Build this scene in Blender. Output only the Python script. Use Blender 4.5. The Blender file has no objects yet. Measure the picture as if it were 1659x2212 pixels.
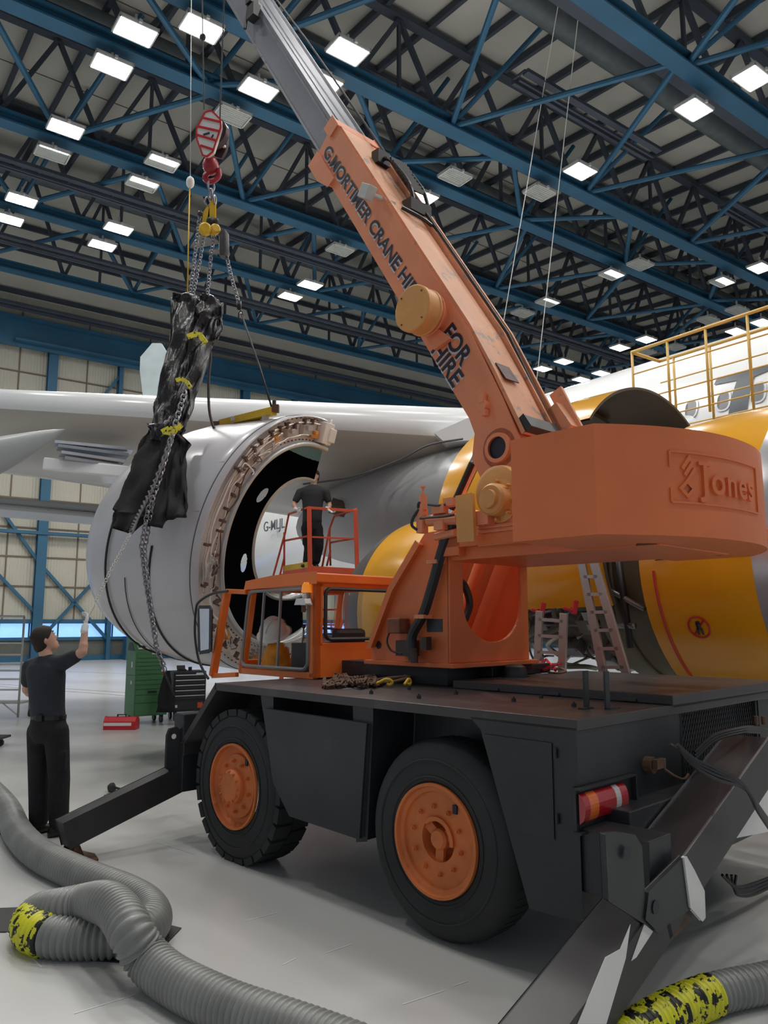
import bpy, math, random
from mathutils import Vector, Matrix
random.seed(7)
PI=math.pi
sc=bpy.context.scene; COL=sc.collection
# ---------------- camera ----------------
F=1680.0; TH=math.atan(240/1680.0); H=1.8
cam=bpy.data.cameras.new('camera'); co=bpy.data.objects.new('camera',cam); COL.objects.link(co); sc.camera=co
cam.sensor_fit='HORIZONTAL'; cam.sensor_width=36; cam.lens=F/1659*36; cam.clip_start=.05; cam.clip_end=500
co.location=(0,0,H); co.rotation_euler=(PI/2+TH,0,0)
# ---------------- light and exposure ----------------
sc.view_settings.view_transform='Standard'; sc.view_settings.look='None'; sc.view_settings.gamma=1
sc.view_settings.exposure=1.3
LAMP=50.0; DAY=0.14
wd=bpy.data.worlds.new('daylight'); sc.world=wd; wd.use_nodes=True
bg=wd.node_tree.nodes['Background']; bg.inputs[0].default_value=(.78,.88,1,1); bg.inputs[1].default_value=DAY
# ---------------- frames ----------------
def ray(px,py):
    x=px-829.5; y=1106-py
    return Vector((x,F*math.cos(TH)-y*math.sin(TH),F*math.sin(TH)+y*math.cos(TH)))
C0=Vector((0,0,H))
def onz(px,py,z=0.0): r=ray(px,py); return C0+r*((z-H)/r.z)
def onY(px,py,Y): r=ray(px,py); return C0+r*(Y/r.y)
AZ=math.radians(-43.9)
O=Vector((.9567,4.0111,0)); U=Vector((math.sin(AZ),math.cos(AZ),0)); V=Vector((math.cos(AZ),-math.sin(AZ),0))
A1=math.radians(53.8); D1=Vector((math.sin(A1),math.cos(A1),0)); D2=Vector((-math.cos(A1),math.sin(A1),0))
def onv(px,py,v): r=ray(px,py); t=(v-(C0-O).dot(V))/r.dot(V); p=C0+r*t-O; return Vector((p.dot(V),p.dot(U),p.z))
def onu(px,py,u): r=ray(px,py); t=(u-(C0-O).dot(U))/r.dot(U); p=C0+r*t-O; return Vector((p.dot(V),p.dot(U),p.z))
def onA(px,py,x=None,y=None):
    r=ray(px,py); t=x/r.dot(D1) if x is not None else y/r.dot(D2); p=C0+r*t; return Vector((p.dot(D1),p.dot(D2),p.z))
ROT_A=math.radians(36.2); ROT_C=math.radians(43.9)
def wA(x,y,z): return D1*x+D2*y+Vector((0,0,z))
def wC(x,y,z): return O+V*x+U*y+Vector((0,0,z))
# ---------------- materials ----------------
MATS={}
def mat(name,col,rough=.5,metal=0,var=.08,scale=3,bump=0,col2=None,cov=.5,emit=0,spec=None,coat=0,alpha=1,trans=0,sharp=.08):
    m=bpy.data.materials.new(name); m.use_nodes=True; nt=m.node_tree; b=nt.nodes['Principled BSDF']; MATS[name]=m
    L=nt.links
    b.inputs['Roughness'].default_value=rough; b.inputs['Metallic'].default_value=metal
    if spec is not None: b.inputs['Specular IOR Level'].default_value=spec
    if coat: b.inputs['Coat Weight'].default_value=coat; b.inputs['Coat Roughness'].default_value=.15
    if trans: b.inputs['Transmission Weight'].default_value=trans; b.inputs['IOR'].default_value=1.02 if trans>1 else 1.45
    if alpha<1: b.inputs['Alpha'].default_value=alpha
    tc=nt.nodes.new('ShaderNodeTexCoord'); n=nt.nodes.new('ShaderNodeTexNoise'); n.inputs['Scale'].default_value=scale; n.inputs['Detail'].default_value=6
    L.new(tc.outputs['Object'],n.inputs['Vector'])
    r=nt.nodes.new('ShaderNodeValToRGB'); e=r.color_ramp.elements
    c=Vector(col)
    e[0].position=.3; e[1].position=.7
    e[0].color=(*(c*(1-var)),1); e[1].color=(*[min(1,q*(1+var)) for q in c],1)
    L.new(n.outputs['Fac'],r.inputs['Fac'])
    out=r.outputs['Color']
    if col2 is not None:
        n2=nt.nodes.new('ShaderNodeTexNoise'); n2.inputs['Scale'].default_value=scale*2.7; n2.inputs['Detail'].default_value=9; n2.inputs['Roughness'].default_value=.65
        L.new(tc.outputs['Object'],n2.inputs['Vector'])
        r2=nt.nodes.new('ShaderNodeValToRGB'); r2.color_ramp.elements[0].position=cov; r2.color_ramp.elements[1].position=cov+sharp
        r2.color_ramp.elements[0].color=(0,0,0,1); r2.color_ramp.elements[1].color=(1,1,1,1)
        L.new(n2.outputs['Fac'],r2.inputs['Fac'])
        mx=nt.nodes.new('ShaderNodeMix'); mx.data_type='RGBA'; L.new(r2.outputs['Color'],mx.inputs[0]); L.new(out,mx.inputs[6]); mx.inputs[7].default_value=(*col2,1)
        out=mx.outputs[2]
    L.new(out,b.inputs['Base Color'])
    if bump:
        bp=nt.nodes.new('ShaderNodeBump'); bp.inputs['Strength'].default_value=bump; bp.inputs['Distance'].default_value=.02
        n3=nt.nodes.new('ShaderNodeTexNoise'); n3.inputs['Scale'].default_value=scale*6; L.new(tc.outputs['Object'],n3.inputs['Vector']); L.new(n3.outputs['Fac'],bp.inputs['Height']); L.new(bp.outputs[0],b.inputs['Normal'])
    if emit: b.inputs['Emission Color'].default_value=(*col,1); b.inputs['Emission Strength'].default_value=emit
    return m
def wave(m,axis,period,depth=.4,dark=.25):
    """regular ribs or seams across a sheet (object coordinates)"""
    nt=m.node_tree; L=nt.links; b=nt.nodes['Principled BSDF']
    tc=nt.nodes.new('ShaderNodeTexCoord'); w=nt.nodes.new('ShaderNodeTexWave'); w.wave_type='BANDS'; w.bands_direction=axis; w.inputs['Scale'].default_value=.314159/period*1.0
    L.new(tc.outputs['Object'],w.inputs['Vector'])
    bp=nt.nodes.new('ShaderNodeBump'); bp.inputs['Strength'].default_value=depth; bp.inputs['Distance'].default_value=.05
    L.new(w.outputs['Fac'],bp.inputs['Height']); L.new(bp.outputs[0],b.inputs['Normal'])
    return m
ORANGE=mat('crane_orange',(.78,.195,.062),.42,var=.1,scale=1.4,bump=.05)
ORANGE2=mat('boom_orange',(.80,.28,.14),.5,var=.1,scale=1.8,col2=(.62,.17,.08),cov=.66,bump=.06)
WORN=mat('worn_boom_top',(.72,.34,.19),.55,var=.12,scale=2.5,col2=(.33,.27,.24),cov=.57,bump=.1)
OCHRE=mat('ochre_paint',(.70,.33,.10),.5,var=.1,scale=4)
CABO=mat('cab_orange',(.86,.20,.035),.35,var=.06,scale=1.5)
RIMO=mat('rim_orange',(.70,.19,.05),.5,var=.14,scale=5,col2=(.3,.09,.03),cov=.68)
BLACK=mat('chassis_black',(.028,.031,.036),.42,var=.3,scale=1.6,bump=.05,col2=(.06,.06,.062),cov=.62)
DECK=mat('deck_black',(.055,.048,.050),.36,var=.25,scale=1.2,col2=(.12,.105,.095),cov=.58,sharp=.2,bump=.04)
DARK=mat('dark_steel',(.03,.03,.035),.5,var=.3,scale=4)
RUB=mat('tyre_rubber',(.030,.031,.033),.75,var=.2,scale=3,bump=.1)
HOSE=mat('black_hose',(.02,.02,.022),.4)
STEEL=mat('bare_steel',(.30,.30,.33),.35,.8,var=.15,scale=3,col2=(.15,.12,.12),cov=.6)
INNER=mat('inner_boom_grey',(.20,.21,.24),.38,.35,var=.15,scale=1.5,col2=(.42,.41,.42),cov=.66,bump=.05)
CHROME=mat('chrome',(.8,.8,.82),.15,1)
RUST=mat('rusty_iron',(.14,.075,.045),.75,var=.35,scale=12,bump=.3)
YEL=mat('yellow_paint',(.75,.47,.03),.45,var=.1,scale=5)
WHT=mat('white_paint',(.8,.8,.78),.5,var=.05)
RED=mat('red_paint',(.6,.02,.03),.4,var=.1)
LBLK=mat('letter_black',(.02,.022,.035),.5); LGRY=mat('letter_shadow',(.62,.60,.66),.5)
BLUE=mat('truss_blue',(.022,.105,.19),.5,var=.15,scale=.6)
BLUED=mat('purlin_slate',(.05,.062,.085),.6,var=.15,scale=.6)
DUCTM=mat('duct_grey',(.10,.12,.13),.5,var=.15)
ROOF=mat('roof_panel',(.50,.49,.44),.7,var=.08,scale=.5)
WALLM=wave(mat('wall_sheet',(.50,.48,.40),.6,var=.06,scale=.4),'X',.14,.5)
WALLD=mat('wall_dark_sheet',(.11,.115,.10),.6)
RIBM=mat('wall_seam',(.16,.12,.09),.7)
GLASSD=mat('day_pane',(.22,.42,.95),.2,emit=.55)
AIRW=mat('aircraft_white',(.82,.83,.84),.22,var=.03,scale=.8,coat=.3)
AIRG=mat('aircraft_grey',(.42,.43,.44),.35,var=.06,scale=.5)
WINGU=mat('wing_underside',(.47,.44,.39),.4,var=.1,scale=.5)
AIRY=mat('cowl_yellow',(.88,.42,.012),.2,var=.03,scale=.8,coat=.5)
AIRD=mat('cowl_inside_brown',(.10,.075,.05),.45,var=.2,scale=1.5)
SILV=mat('lip_silver',(.62,.62,.66),.25,.6)
GREEN_I=mat('primer_green_grey',(.17,.165,.12),.5,var=.25,scale=2)
COWLW=mat('cowl_pearl',(.56,.55,.58),.3,var=.04,scale=.7,coat=.3)
COWLB=mat('bulkhead_white',(.82,.79,.76),.45,var=.06,scale=3,col2=(.42,.37,.33),cov=.80)
LIPM=mat('inner_lip_grey',(.52,.55,.56),.3,.3)
LINER=mat('liner_black',(.003,.0035,.005),.9,spec=.0)
LINERB=mat('liner_blue',(.07,.25,.36),.4)
PIPE=mat('steel_pipe',(.62,.60,.58),.3,.7)
PIPER=mat('pipe_bracket',(.12,.07,.06),.5)
WHC=mat('white_sleeve',(.85,.83,.8),.5)
MARK=mat('panel_line',(.10,.10,.12),.6)
FLOOR=mat('painted_floor',(.60,.60,.59),.26,var=.05,scale=.35,col2=(.52,.52,.51),cov=.60,sharp=.25,bump=.01)
GLASS=mat('cab_glass',(.9,.95,.95),.03,trans=1.0); 
GLASS.node_tree.nodes['Principled BSDF'].inputs['IOR'].default_value=1.02
GLASS.node_tree.nodes['Principled BSDF'].inputs['Alpha'].default_value=.35
LAMPM=mat('lamp_glow',(1,.98,.94),.5,emit=LAMP)
LAMPH=mat('lamp_glow_weak',(1,.98,.94),.5,emit=9)
LAMPO=mat('lamp_cold_lens',(.40,.42,.40),.4)
LAMPF=mat('lamp_casing',(.55,.55,.52),.5)
# ---------------- mesh builder ----------------
class MB:
    def __init__(s): s.v=[];s.f=[];s.m=[];s.mats=[];s.k=0;s.X=Matrix.Identity(4)
    def use(s,m):
        if m not in s.mats: s.mats.append(m)
        s.k=s.mats.index(m); return s
    def add(s,vs,fs):
        b=len(s.v); s.v+=[tuple(s.X@Vector(p)) for p in vs]; s.f+=[tuple(b+i for i in f) for f in fs]; s.m+=[s.k]*len(fs); return s
    def box(s,x0,x1,y0,y1,z0,z1):
        return s.add([(x0,y0,z0),(x1,y0,z0),(x1,y1,z0),(x0,y1,z0),(x0,y0,z1),(x1,y0,z1),(x1,y1,z1),(x0,y1,z1)],
            [(0,3,2,1),(4,5,6,7),(0,1,5,4),(1,2,6,5),(2,3,7,6),(3,0,4,7)])
    def cb(s,c,d,rot=None):
        R=rot or Matrix.Identity(3); c=Vector(c); h=[q/2 for q in d]
        vs=[c+R@Vector((sx*h[0],sy*h[1],sz*h[2])) for sx,sy,sz in ((-1,-1,-1),(1,-1,-1),(1,1,-1),(-1,1,-1),(-1,-1,1),(1,-1,1),(1,1,1),(-1,1,1))]
        return s.add(vs,[(0,3,2,1),(4,5,6,7),(0,1,5,4),(1,2,6,5),(2,3,7,6),(3,0,4,7)])
    def prism(s,pts,off):
        """closed polygon (3d points) swept by vector off"""
        n=len(pts); off=Vector(off); a=[Vector(p) for p in pts]; b=[p+off for p in a]
        nn=Vector((0,0,0))
        for i in range(n): nn+=a[i].cross(a[(i+1)%n])
        if nn.dot(off)>0: a,b=b,a
        # a faces outwards
        fs=[tuple(range(n)),tuple(range(2*n-1,n-1,-1))]+[(i,n+i,n+(i+1)%n,(i+1)%n) for i in range(n)]
        fs=[fs[0],fs[1]]+[tuple(reversed(f)) for f in fs[2:]]
        return s.add(a+b,[tuple(reversed(f)) for f in fs] if False else fs)
    def bar(s,a,b,w,h=None,up=(0,0,1)):
        a=Vector(a);b=Vector(b);h=h or w; d=(b-a); L=d.length
        if L<1e-6: return s
        d/=L; up=Vector(up); x=d.cross(up)
        if x.length<1e-3: x=d.cross(Vector((1,0,0)))
        x.normalize(); z=x.cross(d)
        R=Matrix((x,d,z)).transposed()
        return s.cb((a+b)/2,(w,L,h),R)
    def ring(s,c,x,y,r,n,ph=0): return [c+x*(r*math.cos(ph+2*PI*i/n))+y*(r*math.sin(ph+2*PI*i/n)) for i in range(n)]
    def tube(s,pts,r,n=8,cap=True):
        pts=[Vector(p) for p in pts]; N=len(pts); rs=r if isinstance(r,(list,tuple)) else [r]*N
        vs=[];fs=[]; px=None
        for i,p in enumerate(pts):
            d=(pts[min(i+1,N-1)]-pts[max(i-1,0)]).normalized()
            if px is None:
                px=d.cross(Vector((0,0,1)))
                if px.length<.05: px=d.cross(Vector((1,0,0)))
            px=(px-d*px.dot(d)).normalized(); y=d.cross(px)
            vs+=s.ring(p,px,y,rs[i],n)
        for i in range(N-1):
            for j in range(n): fs.append((i*n+j,i*n+(j+1)%n,(i+1)*n+(j+1)%n,(i+1)*n+j))
        if cap: fs+=[tuple(range(n-1,-1,-1)),tuple(range((N-1)*n,N*n))]
        return s.add(vs,fs)
    def lathe(s,prof,o,ax,n=32,a0=0,a1=2*PI,ref=None,cap=False):
        """prof: (radius, distance along ax)"""
        o=Vector(o);ax=Vector(ax).normalized()
        x=Vector(ref) if ref else ax.orthogonal(); x=(x-ax*x.dot(ax)).normalized(); y=ax.cross(x)
        full=abs(a1-a0-2*PI)<1e-6; k=n if full else n+1
        vs=[];fs=[]
        for r,t in prof:
            for i in range(k):
                a=a0+(a1-a0)*i/n; vs.append(o+ax*t+x*(r*math.cos(a))+y*(r*math.sin(a)))
        for i in range(len(prof)-1):
            for j in range(n if full else n):
                j2=(j+1)%k if full else j+1
                fs.append((i*k+j,i*k+j2,(i+1)*k+j2,(i+1)*k+j))
        return s.add(vs,fs)
    def loft(s,rings,closed=True,cap=True):
        n=len(rings[0]); vs=[p for r in rings for p in r]; fs=[]
        for i in range(len(rings)-1):
            for j in range(n if closed else n-1): fs.append((i*n+j,i*n+(j+1)%n,(i+1)*n+(j+1)%n,(i+1)*n+j))
        if cap and closed: fs+=[tuple(range(n-1,-1,-1)),tuple(range((len(rings)-1)*n,len(rings)*n))]
        return s.add(vs,fs)
    def sph(s,c,r,n=12,m=8,sx=1,sy=1,sz=1):
        rings=[]
        for i in range(m+1):
            a=-PI/2+PI*i/m
            rings.append([Vector(c)+Vector((sx*r*max(1e-4,math.cos(a))*math.cos(2*PI*j/n),sy*r*max(1e-4,math.cos(a))*math.sin(2*PI*j/n),sz*r*math.sin(a))) for j in range(n)])
        return s.loft(rings)
    def build(s,name,m=None,parent=None,smooth=False,bevel=0,rotz=0,top=True,sub=0,ang=35):
        """parent given: vertices are in the parent's frame.  No parent: vertices are in a frame turned by rotz about the world origin."""
        me=bpy.data.meshes.new(name)
        vs=[Vector(p) for p in s.v]
        org=Vector((0,0,0))
        if parent is None and top and vs:
            lo=[min(p[i] for p in vs) for i in range(3)]; hi=[max(p[i] for p in vs) for i in range(3)]
            org=Vector(((lo[0]+hi[0])/2,(lo[1]+hi[1])/2,lo[2])); vs=[p-org for p in vs]
        me.from_pydata([tuple(p) for p in vs],[],s.f)
        ms=s.mats or [m]
        if m and s.mats==[]: ms=[m]
        for q in ms: me.materials.append(q)
        if s.mats: me.polygons.foreach_set('material_index',s.m)
        me.validate(); me.update()
        o=bpy.data.objects.new(name,me); COL.objects.link(o)
        if parent: o.parent=parent
        else:
            R=Matrix.Rotation(rotz,4,'Z'); o.location=R@org; o.rotation_euler=(0,0,rotz)
        if smooth:
            for p in me.polygons: p.use_smooth=True
            if smooth!='all':
                md=o.modifiers.new('es','EDGE_SPLIT'); md.split_angle=math.radians(ang)
        if bevel:
            md=o.modifiers.new('bv','BEVEL'); md.width=bevel; md.segments=2; md.limit_method='ANGLE'; md.angle_limit=math.radians(40)
        if sub:
            md=o.modifiers.new('ss','SUBSURF'); md.levels=sub; md.render_levels=sub
        return o
def tag(o,label=None,cat=None,group=None,kind=None):
    if label:o['label']=label
    if cat:o['category']=cat
    if group:o['group']=group
    if kind:o['kind']=kind
    return o
def thing(name,label,cat,loc,rotz=0,group=None):
    o=bpy.data.objects.new(name,None); COL.objects.link(o); o.location=loc; o.rotation_euler=(0,0,rotz); o.empty_display_size=.2
    return tag(o,label,cat,group)
def text(mb,s,size,o,xd,yd,ext=.004,off=0.0,sx=1.0,sp=1.0):
    cu=bpy.data.curves.new('t','FONT'); cu.body=s; cu.size=size; cu.extrude=ext; cu.offset=off; cu.space_character=sp
    ob=bpy.data.objects.new('t',cu); COL.objects.link(ob); dg=bpy.context.evaluated_depsgraph_get(); me=ob.evaluated_get(dg).to_mesh()
    xd=Vector(xd).normalized(); yd=Vector(yd).normalized(); zd=xd.cross(yd); o=Vector(o)
    vs=[o+xd*(v.co.x*sx)+yd*v.co.y+zd*v.co.z for v in me.vertices]; fs=[tuple(p.vertices) for p in me.polygons]
    ob.evaluated_get(dg).to_mesh_clear(); bpy.data.objects.remove(ob); bpy.data.curves.remove(cu)
    mb.add(vs,fs); return mb
def spline(pts,n=8):
    P=[Vector(p) for p in pts]; out=[]
    for i in range(len(P)-1):
        p0=P[max(i-1,0)];p1=P[i];p2=P[i+1];p3=P[min(i+2,len(P)-1)]
        for k in range(n):
            t=k/n; out.append(.5*((2*p1)+(p2-p0)*t+(2*p0-5*p1+4*p2-p3)*t*t+(3*p1-p0-3*p2+p3)*t**3))
    out.append(P[-1]); return out
def chain(mb,pts,link=.05,r=.008,w=.6):
    """oval links laid along a path, alternately turned"""
    P=[Vector(p) for p in pts]; seg=[]; 
    L=[0]
    for a,b in zip(P,P[1:]): L.append(L[-1]+(b-a).length)
    k=0; t=0
    def at(t):
        for i in range(len(P)-1):
            if t<=L[i+1]: return P[i].lerp(P[i+1],(t-L[i])/max(1e-9,L[i+1]-L[i])),(P[i+1]-P[i]).normalized()
        return P[-1],(P[-1]-P[-2]).normalized()
    while t<L[-1]:
        c,d=at(t); x=d.orthogonal().normalized(); y=d.cross(x)
        s=x if k%2 else y
        s=(s+(y if k%2 else x)*.4).normalized()
        n=8; q=[c+d*(link*.62*math.cos(2*PI*i/n))+s*(link*.62*w*math.sin(2*PI*i/n)) for i in range(n+1)]
        mb.tube(q,r,4,cap=False); t+=link*.85; k+=1
    return mb
# ================= SETTING: hangar =================
f=MB(); f.add([(-45,-25,0),(60,-25,0),(60,40,0),(-45,40,0)],[(0,1,2,3)]); fl=f.build('floor',FLOOR,rotz=ROT_A,top=False); tag(fl,'pale grey painted hangar floor',kind='structure')
f=MB()
for a,b in (((0,1478),(250,1495)),((250,1495),(470,1510)),((0,1483),(470,1517)),((0,1446),(470,1462))):
    p=onz(*a); q=onz(*b); p.z=q.z=.002; f.bar(p,q,.03,.002)
tag(f.build('trim_1',mat('floor_track',(.16,.12,.10),.6)),'thin dark track lines set in the far floor',kind='structure')
f=MB()
for a,b in (((530,1990),(600,1972)),((0,2000),(90,2090)),((160,2190),(290,2150)),((440,2120),(480,2105)),((700,2060),(760,2040)),((980,2130),(1010,2120)),((280,1640),(330,1637)),((340,1820),(420,1845)),((870,2170),(960,2140)),((610,2085),(640,2070))):
    p=onz(*a); q=onz(*b); p.z=q.z=.0015; f.bar(p,q,.008,.001)
tag(f.build('trim_2',mat('floor_scratch',(.72,.72,.72),.5)),'faint white scratches on the floor paint',kind='structure')
# far wall
XW0,XW1,YW=-2,75,40.0
def wallpart(name,z0,z1,m,y=YW,t=.15):
    w=MB(); w.box(XW0,XW1,y,y+t,z0,z1); o=w.build(name,m,rotz=ROT_A); tag(o,name.replace('_',' '),kind='structure'); return o
wallpart('wall_back',1.82,19.5,WALLM); wallpart('wall_back_lower',0,1.13,WALLD)
w=MB(); w.box(XW0,XW1,YW+.02,YW+.08,1.13,1.82); tag(w.build('window_1',GLASSD,rotz=ROT_A),'strip of daylight panes low in the far wall',kind='structure')
w=MB()
for i in range(60): w.box(XW0+i*1.3,XW0+i*1.3+.07,YW-.03,YW+.03,1.13,1.82)
w.box(XW0,XW1,YW-.12,YW,1.78,1.98); w.box(XW0,XW1,YW-.12,YW,.98,1.13); w.box(XW0,XW1,YW-.14,YW,.0,.25)
tag(w.build('trim_3',BLUE,rotz=ROT_A),'blue mullions and rails of the low window strip',kind='structure')
w=MB()
for z in (3.5,4.9,6.3,7.7,9.2,10.8,12.3,13.9): w.box(XW0,XW1,YW-.05,YW,z,z+.07)
for x in (7.2,10.4,13.6,16,20.8,24,27,29,31.5): w.box(x,x+.06,YW-.04,YW,1.9,17)
tag(w.build('trim_4',RIBM,rotz=ROT_A),'dark seams between the wall sheets',kind='structure')
cols=[8.71,19.2,27.78,33.03,2.2,38.5,45]; thin=[12.05,22.45,25.63,29.86,15.6,5.5]
for i,x in enumerate(cols+thin):
    w=MB(); hw=.22 if i<7 else .10
    w.box(x-hw,x+hw,YW-.42,YW-.36,0,16.6); w.box(x-hw,x+hw,YW-.06,YW-.01,0,16.6); w.box(x-hw*.3,x+hw*.3,YW-.36,YW-.06,0,16.6)
    tag(w.build('wall_column',BLUE,rotz=ROT_A),'blue steel column on the far wall',kind='structure',group='columns of the far wall')
def brace(a,b,w_=.14,d=.2):
    w=MB(); w.bar((a[0],YW-d,a[1]),(b[0],YW-d,b[1]),w_); tag(w.build('wall_brace',BLUE,rotz=ROT_A),'slanting blue wall brace',kind='structure',group='braces of the far wall')
brace((8.71,.8),(12.05,4.8)); brace((12.05,1),(8.71,4.6)); brace((9.2,10.2),(12.05,14.6)); brace((12.05,2.0),(15.4,5.6)); brace((19.2,14.5),(22.45,9.5)); brace((22.6,11),(25.6,14.8)); brace((27.8,11),(29.8,14.8)); brace((5,9.5),(8.7,4.6)); brace((8.9,2),(5,6)); brace((30,11),(33,15))
w=MB(); w.box(6.8,75,YW-1.0,YW-.3,15.2,15.3); w.box(XW0,XW1,YW-.6,YW-.45,15.0,16.4); w.box(XW0,XW1,YW-.9,YW-.4,16.3,16.45)
tag(w.build('wall_girder',BLUE,rotz=ROT_A),'deep blue girder along the top of the far wall',kind='structure')
w=MB()
for z in (6.0,): w.box(XW0,XW1,YW-.5,YW-.2,z,z+.15)
tag(w.build('trim_5',BLUE,rotz=ROT_A),'blue rail across the far wall',kind='structure')
# side wall far left beyond frame and far right wall
w=MB(); w.box(75,75.2,-25,40,0,22); tag(w.build('wall_right',WALLM,rotz=ROT_A),'far right wall',kind='structure')
# roof
def rz(y): return 19.2+.085*max(0,y-5)
r=MB(); r.add([(-30,-25,19.2),(75,-25,19.2),(75,5,19.2),(-30,5,19.2),(75,34.5,rz(34.5)),(-30,34.5,rz(34.5)),(75,40.2,17.6),(-30,40.2,17.6)],[(0,3,2,1),(3,5,4,2),(5,7,6,4)])
tag(r.build('ceiling',ROOF,rotz=ROT_A,top=False),'cream roof sheeting of the hangar',kind='structure')
for i in range(44):
    x=-12+i*1.62; r=MB(); r.bar((x,-12,19.05),(x,5,19.05),.13,.24); r.bar((x,5,19.05),(x,34.5,rz(34.5)-.15),.13,.24)
    tag(r.build('ceiling_purlin',BLUED,rotz=ROT_A),'slate roof purlin',kind='structure',group='roof purlins')
for i in range(6):
    t=(i+.5)/6; y=34.5+5.6*t; z=rz(34.5)+(17.6-rz(34.5))*t-.15
    r=MB(); r.bar((-12,y,z),(75,y,z),.13,.22); tag(r.build('ceiling_purlin',BLUED,rotz=ROT_A),'slate roof purlin near the far wall',kind='structure',group='roof purlins by the far wall')
r=MB()
for y in (8,13.5,22,27.5,32): r.box(-12,75,y,y+.02,rz(y)-.03,rz(y)-.01)
tag(r.build('trim_6',RIBM,rotz=ROT_A),'joints between the roof sheets',kind='structure')
def truss(y,zb=17.0,x0=-8,x1=72,step=3.1,ph=0.,wide=.5,deep=True):
    t=MB(); zt=rz(y)-.35
    t.use(BLUE); t.box(x0,x1,y-wide/2,y+wide/2,zb-.03,zb+.03); t.box(x0,x1,y-.03,y+.03,zb,zb+.32); t.box(x0,x1,y-wide/2,y+wide/2,zb+.3,zb+.35)
    t.use(BLUED); t.box(x0,x1,y-.16,y+.16,zt,zt+.2)
    if deep and y<28: t.box(x0,x1,y+.55,y+1.15,zb+.75,zb+.85); t.box(x0,x1,y+.82,y+.88,zb+.85,zb+1.25)
    n=int((x1-x0)/step); 
    for i in range(n):
        xa=x0+ph+i*step; xm=xa+step/2
        t.bar((xa,y,zb+.3),(xm,y,zt),.15,.13); t.bar((xm,y,zt),(xa+step,y,zb+.3),.15,.13)
        if i%2==0: t.bar((xm,y,zb+.3),(xm,y,zt),.1,.1)
    tag(t.build('ceiling_truss',BLUE,rotz=ROT_A),'blue lattice roof truss',kind='structure',group='roof trusses')
YT=[10.9,16.8,19.5,24.6,29.8,35.0]
for i,y in enumerate(YT): truss(y,17.0 if i<5 else 16.8,ph=i*.7)
truss(5.0,17.0); 
def tubeb(a,b,r=.11,m=BLUE):
    t=MB(); t.tube([a,b],r,8); tag(t.build('ceiling_brace',m,rotz=ROT_A,smooth=True),'blue tubular roof brace',kind='structure',group='tubular roof braces')
for (ya,yb,x0) in ((10.9,16.8,14.9),(16.8,19.5,8),(19.5,24.6,5.2),(24.6,29.8,5),(29.8,35,4.6),(5,10.9,12)):
    k=0; x=x0-6.4
    while x<45:
        tubeb((x,yb,17.15),(x+3.2,ya,17.15),.09); tubeb((x+3.2,ya,17.15),(x+6.4,yb,17.15),.09)
        tubeb((x,yb,17.2),(x+1.6,(ya+yb)/2,rz(yb)-.3),.08); x+=6.4
for (y,z) in ((22.4,19.9),(33.2,20.5),(13.6,19.3)):   # heating ducts and dark secondary beams
    t=MB(); t.tube([(-8,y,z),(70,y,z)],.38,14); tag(t.build('ceiling_duct',DUCTM,rotz=ROT_A,smooth=True),'grey round duct under the roof',kind='structure',group='round roof ducts')
for (y,z,x0,x1) in ((26.4,16.9,3,60),(31.4,16.6,3,60),(37.6,16.4,0,60),(14.2,17.7,15.5,22.0),(14.5,17.7,27,36)):
    t=MB(); t.use(BLUED); t.bar((x0,y,z),(x1,y,z),.22,.12); t.bar((x0,y+.5,z),(x1,y+.5,z),.12,.18); t.bar((x0,y+.25,z-.1),(x1,y+.25,z-.1),.07,.07)
    for k in range(int((x1-x0)/1.5)): t.bar((x0+k*1.5,y,z+.05),(x0+k*1.5,y+.5,z+.05),.06)
    tag(t.build('ceiling_track',BLUED,rotz=ROT_A),'dark hoist track hung under the roof',kind='structure',group='hoist tracks')
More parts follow.
